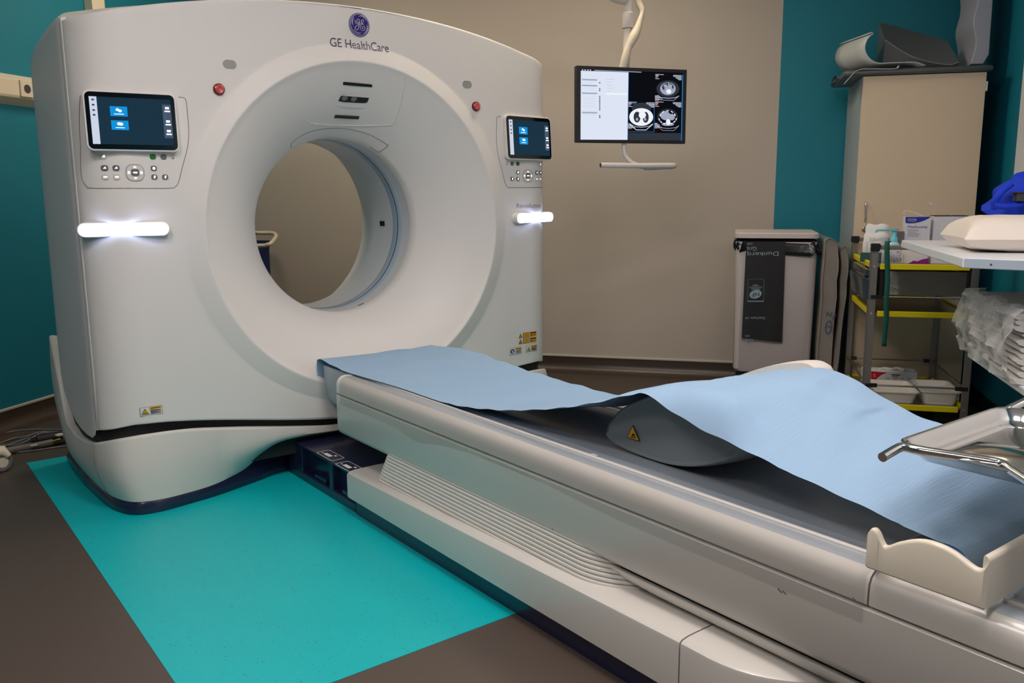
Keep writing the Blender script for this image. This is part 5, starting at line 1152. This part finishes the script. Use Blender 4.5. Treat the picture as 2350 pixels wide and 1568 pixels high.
b = MB(ROOM); p = R3(2331, 443, 3.37); q = R3(2370, 462, 3.37); b.bb((p[0], 3.355, q[2]), (q[0], 3.40, p[2])); b.bb((p[0]-.012, 3.35, p[2]), (q[0], 3.40, p[2]+.003)); b.build('bag_strap', M['bstrap'], bg, smooth=0, bevel=.002)
# charcoal foam strap near the front edge
sf = thing('foam_strap', W(.98, 2.86, pz), 'charcoal folded strap lying on the white side table in front of the pillow', 'strap')
p = rm(fl(2306, 578, pz)); b = MB(ROOM); hz = R3(2312, 558, p[1])[2]; b.bb((p[0]+.008, p[1], pz), (1.2, p[1]+.05, hz)); b.bb((p[0]-.012, p[1]-.012, pz), (1.2, p[1]+.06, pz+.004)); b.build('folded_strap', M['bstrap'], sf, smooth=0, bevel=.002)
# pack of folded sheets on the lower shelf
lp = thing('linen_pack', W(1.0, 3.0, ZL), 'stack of folded white sheets in torn clear wrapping on the lower shelf', 'linen')
random.seed(11); z = ZL+.001; zt_ = R3(2235, 700, 2.95)[2]; n_ = 11; h_ = (zt_-ZL)/n_
lm = mat('white_linen', (206, 202, 199), .8, noise=.03, nscale=12, bump=.2, bscale=70)
for k in range(n_):
    b = MB(ROOM); e0_ = .835+random.uniform(-.006, .01)-(.02 if k > n_-4 else 0); Gs = []
    for (o, zz) in ((.02, 0), (.004, h_*.25), (0, h_*.5), (.004, h_*.8), (.02, h_*1.02)):
        row = []
        for d in np.linspace(2.785, 3.36, 26): row.append((e0_+o+.004*sin(d*15+k*2.3)+.002*sin(d*41+k), d, z+zz+.003*sin(d*9+k)*min(1, k/4)))
        for d in np.linspace(3.36, 2.785, 8): row.append((1.225, d, z+zz))
        Gs.append(row)
    b.grid(Gs, cv=True); b.face(Gs[0]); b.face(Gs[-1]); b.build('folded_sheet', lm, lp, smooth=50); z += h_*.985
b = MB(ROOM); Gs = []
for i, (o, zz) in enumerate(((.03, zt_+.010), (-.004, zt_+.012), (-.02, zt_-.01), (-.024, zt_-.05), (-.034, zt_-.085), (-.040, zt_-.12), (-.024, zt_-.16), (-.02, ZL+.05), (-.012, ZL+.012), (.02, ZL+.004))):
    row = []
    for d in np.linspace(2.74, 3.40, 60): row.append((.822+o+.012*max(0, (d-2.9))*2+.006*sin(d*27+i*1.7)+.005*sin(d*61-i*2.9)+random.uniform(-.002, .002), d, zz+.005*sin(d*27+i)+random.uniform(-.003, .003)))
    Gs.append(row)
b.grid(Gs); b.build('plastic_wrap', M['wrap'], lp, smooth=20)

# ================================================================== left edge: cables, stand; behind the scanner: bag stand
kc = 200/2091
def fc(x, y, z): P = fl(x*kc, 940+y*kc, z); return tuple(P)
def cable(label, pts, r, m, n='floor_cable', z=None):
    P_ = [fc(x, y, (z or r)+dz) for x, y, dz in pts]; t = thing(n, (P_[0][0], P_[0][1], 0), label, 'cable'); b = MB(); b.tube(cr(P_, 6), r, 10); b.build('cable_sheath', m, t, smooth=60); return t
cable('thin grey cable on the floor nearest the left wall', [(-700, 690, 0), (-200, 620, 0), (60, 580, 0), (400, 510, 0), (800, 482, 0), (1200, 482, 0), (1700, 500, 0)], .004, M['cable'])
cable('thin grey cable looping over the other cables left of the scanner', [(-600, 900, 0), (-100, 830, 0), (80, 780, .0), (350, 690, .004), (640, 650, .006), (900, 560, .008), (1180, 530, .004), (1480, 560, 0), (1750, 640, 0)], .004, M['cable'])
cable('thin grey cable curling in a low bow beside the thick cable', [(-500, 960, 0), (-20, 850, 0), (200, 865, 0), (430, 835, .006), (620, 770, .006), (760, 690, .008), (950, 590, .012), (1100, 560, .010), (1500, 600, .0), (1760, 700, 0)], .004, M['cable'])
cable('thin grey cable rising from the caster to the black plug', [(-400, 1100, 0), (40, 905, 0), (250, 840, 0), (460, 760, .004), (660, 695, .008), (900, 700, .012), (1250, 640, .01), (1700, 700, 0)], .004, M['cable'])
cable('thin grey cable in front of the thick grey cable', [(-400, 1130, 0), (200, 1050, 0), (600, 1010, 0), (900, 975, 0), (1200, 930, 0), (1560, 880, 0), (1800, 850, 0)], .004, M['cable'])
t = cable('thick grey corrugated cable lying on the floor left of the scanner', [(-500, 1080, 0), (150, 1000, 0), (500, 935, 0), (900, 865, 0), (1260, 790, 0)], .0165, M['cableg'])
b = MB(); b.tube([fc(735, 875, .0295), fc(900, 845, .0295)], .005, 8, flat=.5); b.build('cable_tag', M['traybk'], t)
b = MB(); b.tube([fc(1255, 775, .022), fc(1450, 705, .026)], .0045, 8); b.build('yellow_core', M['yrail'], t)
b = MB(); b.tube([fc(1270, 815, .014), fc(1420, 780, .016), fc(1750, 740, .014)], .011, 8); b.build('black_core', M['black'], t)
pg = thing('cable_connector', fc(1250, 740, 0), 'black cable connector block on the floor beside the scanner', 'connector')
b = MB(); b.tube([fc(760, 755, .02), fc(900, 735, .022)], .014, 12); b.tube([fc(890, 740, .024), fc(1480, 640, .026)], .024, 14); b.build('connector_body', M['black'], pg, smooth=50)
b = MB(); P_ = fc(1430, 608, .052); b.box(P_, (.028, .03, .006), rz=.3); b.build('connector_latch', M['lblw'], pg, smooth=0)
P0 = fl(6, 1083, 0)
sd = thing('equipment_stand', (P0[0]-.25, P0[1]+.0, 0), 'cream wheeled equipment stand, only its caster showing at the left edge', 'stand')
b = MB(); ux = np.array((cos(1.9), sin(1.9), 0)); r_ = .043; G_ = []
for (ra2, h) in ((.036, -.014), (.043, -.008), (.043, .008), (.036, .014)):
    G_.append([tuple(np.array((P0[0], P0[1], r_))+np.array((sin(.35), -cos(.35), 0))*h+(np.array((cos(.35), sin(.35), 0))*cos(a)+np.array((0, 0, 1))*sin(a))*ra2) for a in np.linspace(0, 2*pi, 28, endpoint=False)])
b.grid(G_, cv=True); b.face(G_[0]); b.face(G_[-1]); wh = b.build('caster', M['mgrey'], sd, smooth=40)
b = MB(); o_ = np.array((P0[0], P0[1], r_))+np.array((sin(.35), -cos(.35), 0))*.0145; b.face([tuple(o_+(np.array((cos(.35), sin(.35), 0))*cos(a)+np.array((0, 0, 1))*sin(a))*.022) for a in np.linspace(0, 2*pi, 24, endpoint=False)]); b.build('hub', M['trunk'], wh, smooth=0)
b = MB(); P1 = np.array((P0[0], P0[1], .085)); ctr_ = np.array((P0[0]-.25, P0[1], .10))
b.tube([tuple(P1+np.array((.03, -.01, -.02))), tuple(P1+np.array((.01, 0, .005))), tuple(P1+(ctr_-P1)*.3+np.array((0, 0, .015))), tuple(ctr_)], [.014, .03, .03, .03], 14, flat=.7)
for a in (1.9, 3.6, 5.0): e_ = ctr_+np.array((cos(a), sin(a), 0))*.24; b.tube([tuple(ctr_), tuple(e_+np.array((0, 0, -.02))), tuple(e_+np.array((0, 0, -.1)))], .022, 12)
b.build('base_leg', M['trunk'], sd, smooth=50)
b = MB(); b.tube([tuple(ctr_), (ctr_[0], ctr_[1], 1.15)], .02, 16); b.build('column', M['trunk'], sd, smooth=50)
# bag stand seen through the bore
hs = thing('laundry_bag_stand', W(-3.1, 5.1, 0), 'cream hoop stand with a navy bag against the grey wall, seen through the bore', 'bag stand')
hp_ = [R3(590, 534.5, 5.25), R3(624, 535, 5.25), R3(633, 540, 5.2), R3(632, 546, 5.12), R3(622, 558.5, 4.96), R3(612, 562, 4.94), R3(600, 564, 4.94)]
hp_ = hp_+[(-3.22, 4.95, hp_[-1][2]), (-3.30, 5.1, .86), (-3.25, 5.24, hp_[0][2])]
b = MB(ROOM); b.tube([tuple(p) for p in cr(hp_+[hp_[0]], 6)[:-1]], .013, 12, closed=True); b.build('hoop', M['trunk'], hs, smooth=60)
b = MB(ROOM); b.tube([(-3.2, 5.2, .02), (-3.2, 5.2, .87)], .014, 12); b.tube([(-3.33, 5.2, .014), (-2.98, 5.2, .014)], .014, 12); b.tube([(-3.2, 5.2, .014), (-3.2, 4.85, .014)], .014, 12); b.build('stand_frame', M['trunk'], hs, smooth=60)
bx = R3(607, 585, 5.05)[0]; G_ = []
for z, o in ((.05, .04), (.08, .01), (.4, 0), (.78, 0), (.845, -.005)): G_.append([(x, y, z) for x, y in rrect((-3.28+bx)/2, 5.07, bx+3.28-2*o, .16-2*o*.5, .05, 5)])
b = MB(ROOM); b.grid(G_, cv=True); b.face(G_[0]); b.build('navy_bag', M['navybag'], hs, smooth=60)
# ================================================================== light
LS = 21.
for k, (e, d, lab, ls) in enumerate(((-1.1, -.6, 'square ceiling light panel behind the camera', 1), (.55, 1.25, 'square ceiling light panel over the foot of the patient table', 1), (-1.3, .8, 'square ceiling light panel in front of the scanner', 1), (-.3, 1.7, 'square ceiling light panel above the patient table', 1), (-.7, 4.1, 'square ceiling light panel in front of the grey back wall', 0), (-2.4, 4.1, 'square ceiling light panel behind the scanner in the left corner', 0))):
    t = thing('ceiling_light', W(e, d, HC), lab, 'light', 'ceiling light panels')
    b = MB(ROOM); 
    for (x0_, x1_, y0_, y1_) in ((-.31, .31, -.31, -.29), (-.31, .31, .29, .31), (-.31, -.29, -.29, .29), (.29, .31, -.29, .29)): b.bb((e+x0_, d+y0_, HC-.012), (e+x1_, d+y1_, HC))
    b.build('frame', M['lblw'], t, smooth=0)
    b = MB(ROOM); b.bb((e-.29, d-.29, HC-.008), (e+.29, d+.29, HC)); b.build('diffuser', emis('ceiling_light_glow' if ls else 'dim_ceiling_light_glow', (255, 244, 239) if ls else (255, 238, 210), LS if ls else LS*.8), t, smooth=0)
w = bpy.data.worlds.new('world'); SC.world = w; w.use_nodes = True
w.node_tree.nodes['Background'].inputs[0].default_value = (.6, .62, .65, 1); w.node_tree.nodes['Background'].inputs[1].default_value = .15
# ================================================================== camera
cam = bpy.data.cameras.new('camera'); co = bpy.data.objects.new('camera', cam); COL.objects.link(co)
cam.sensor_fit = 'HORIZONTAL'; cam.sensor_width = 36.; cam.lens = 36.*F/2350.; cam.clip_start = .05
Rm_ = Matrix(((RT[0], UP[0], -FW[0]), (RT[1], UP[1], -FW[1]), (RT[2], UP[2], -FW[2])))
co.matrix_world = Matrix.Translation(Vector(CP)) @ Rm_.to_4x4()
SC.camera = co
vs_ = SC.view_settings; vs_.view_transform = 'Standard'; vs_.look = 'None'; vs_.gamma = 1.; vs_.exposure = 0.; vs_.use_curve_mapping = False
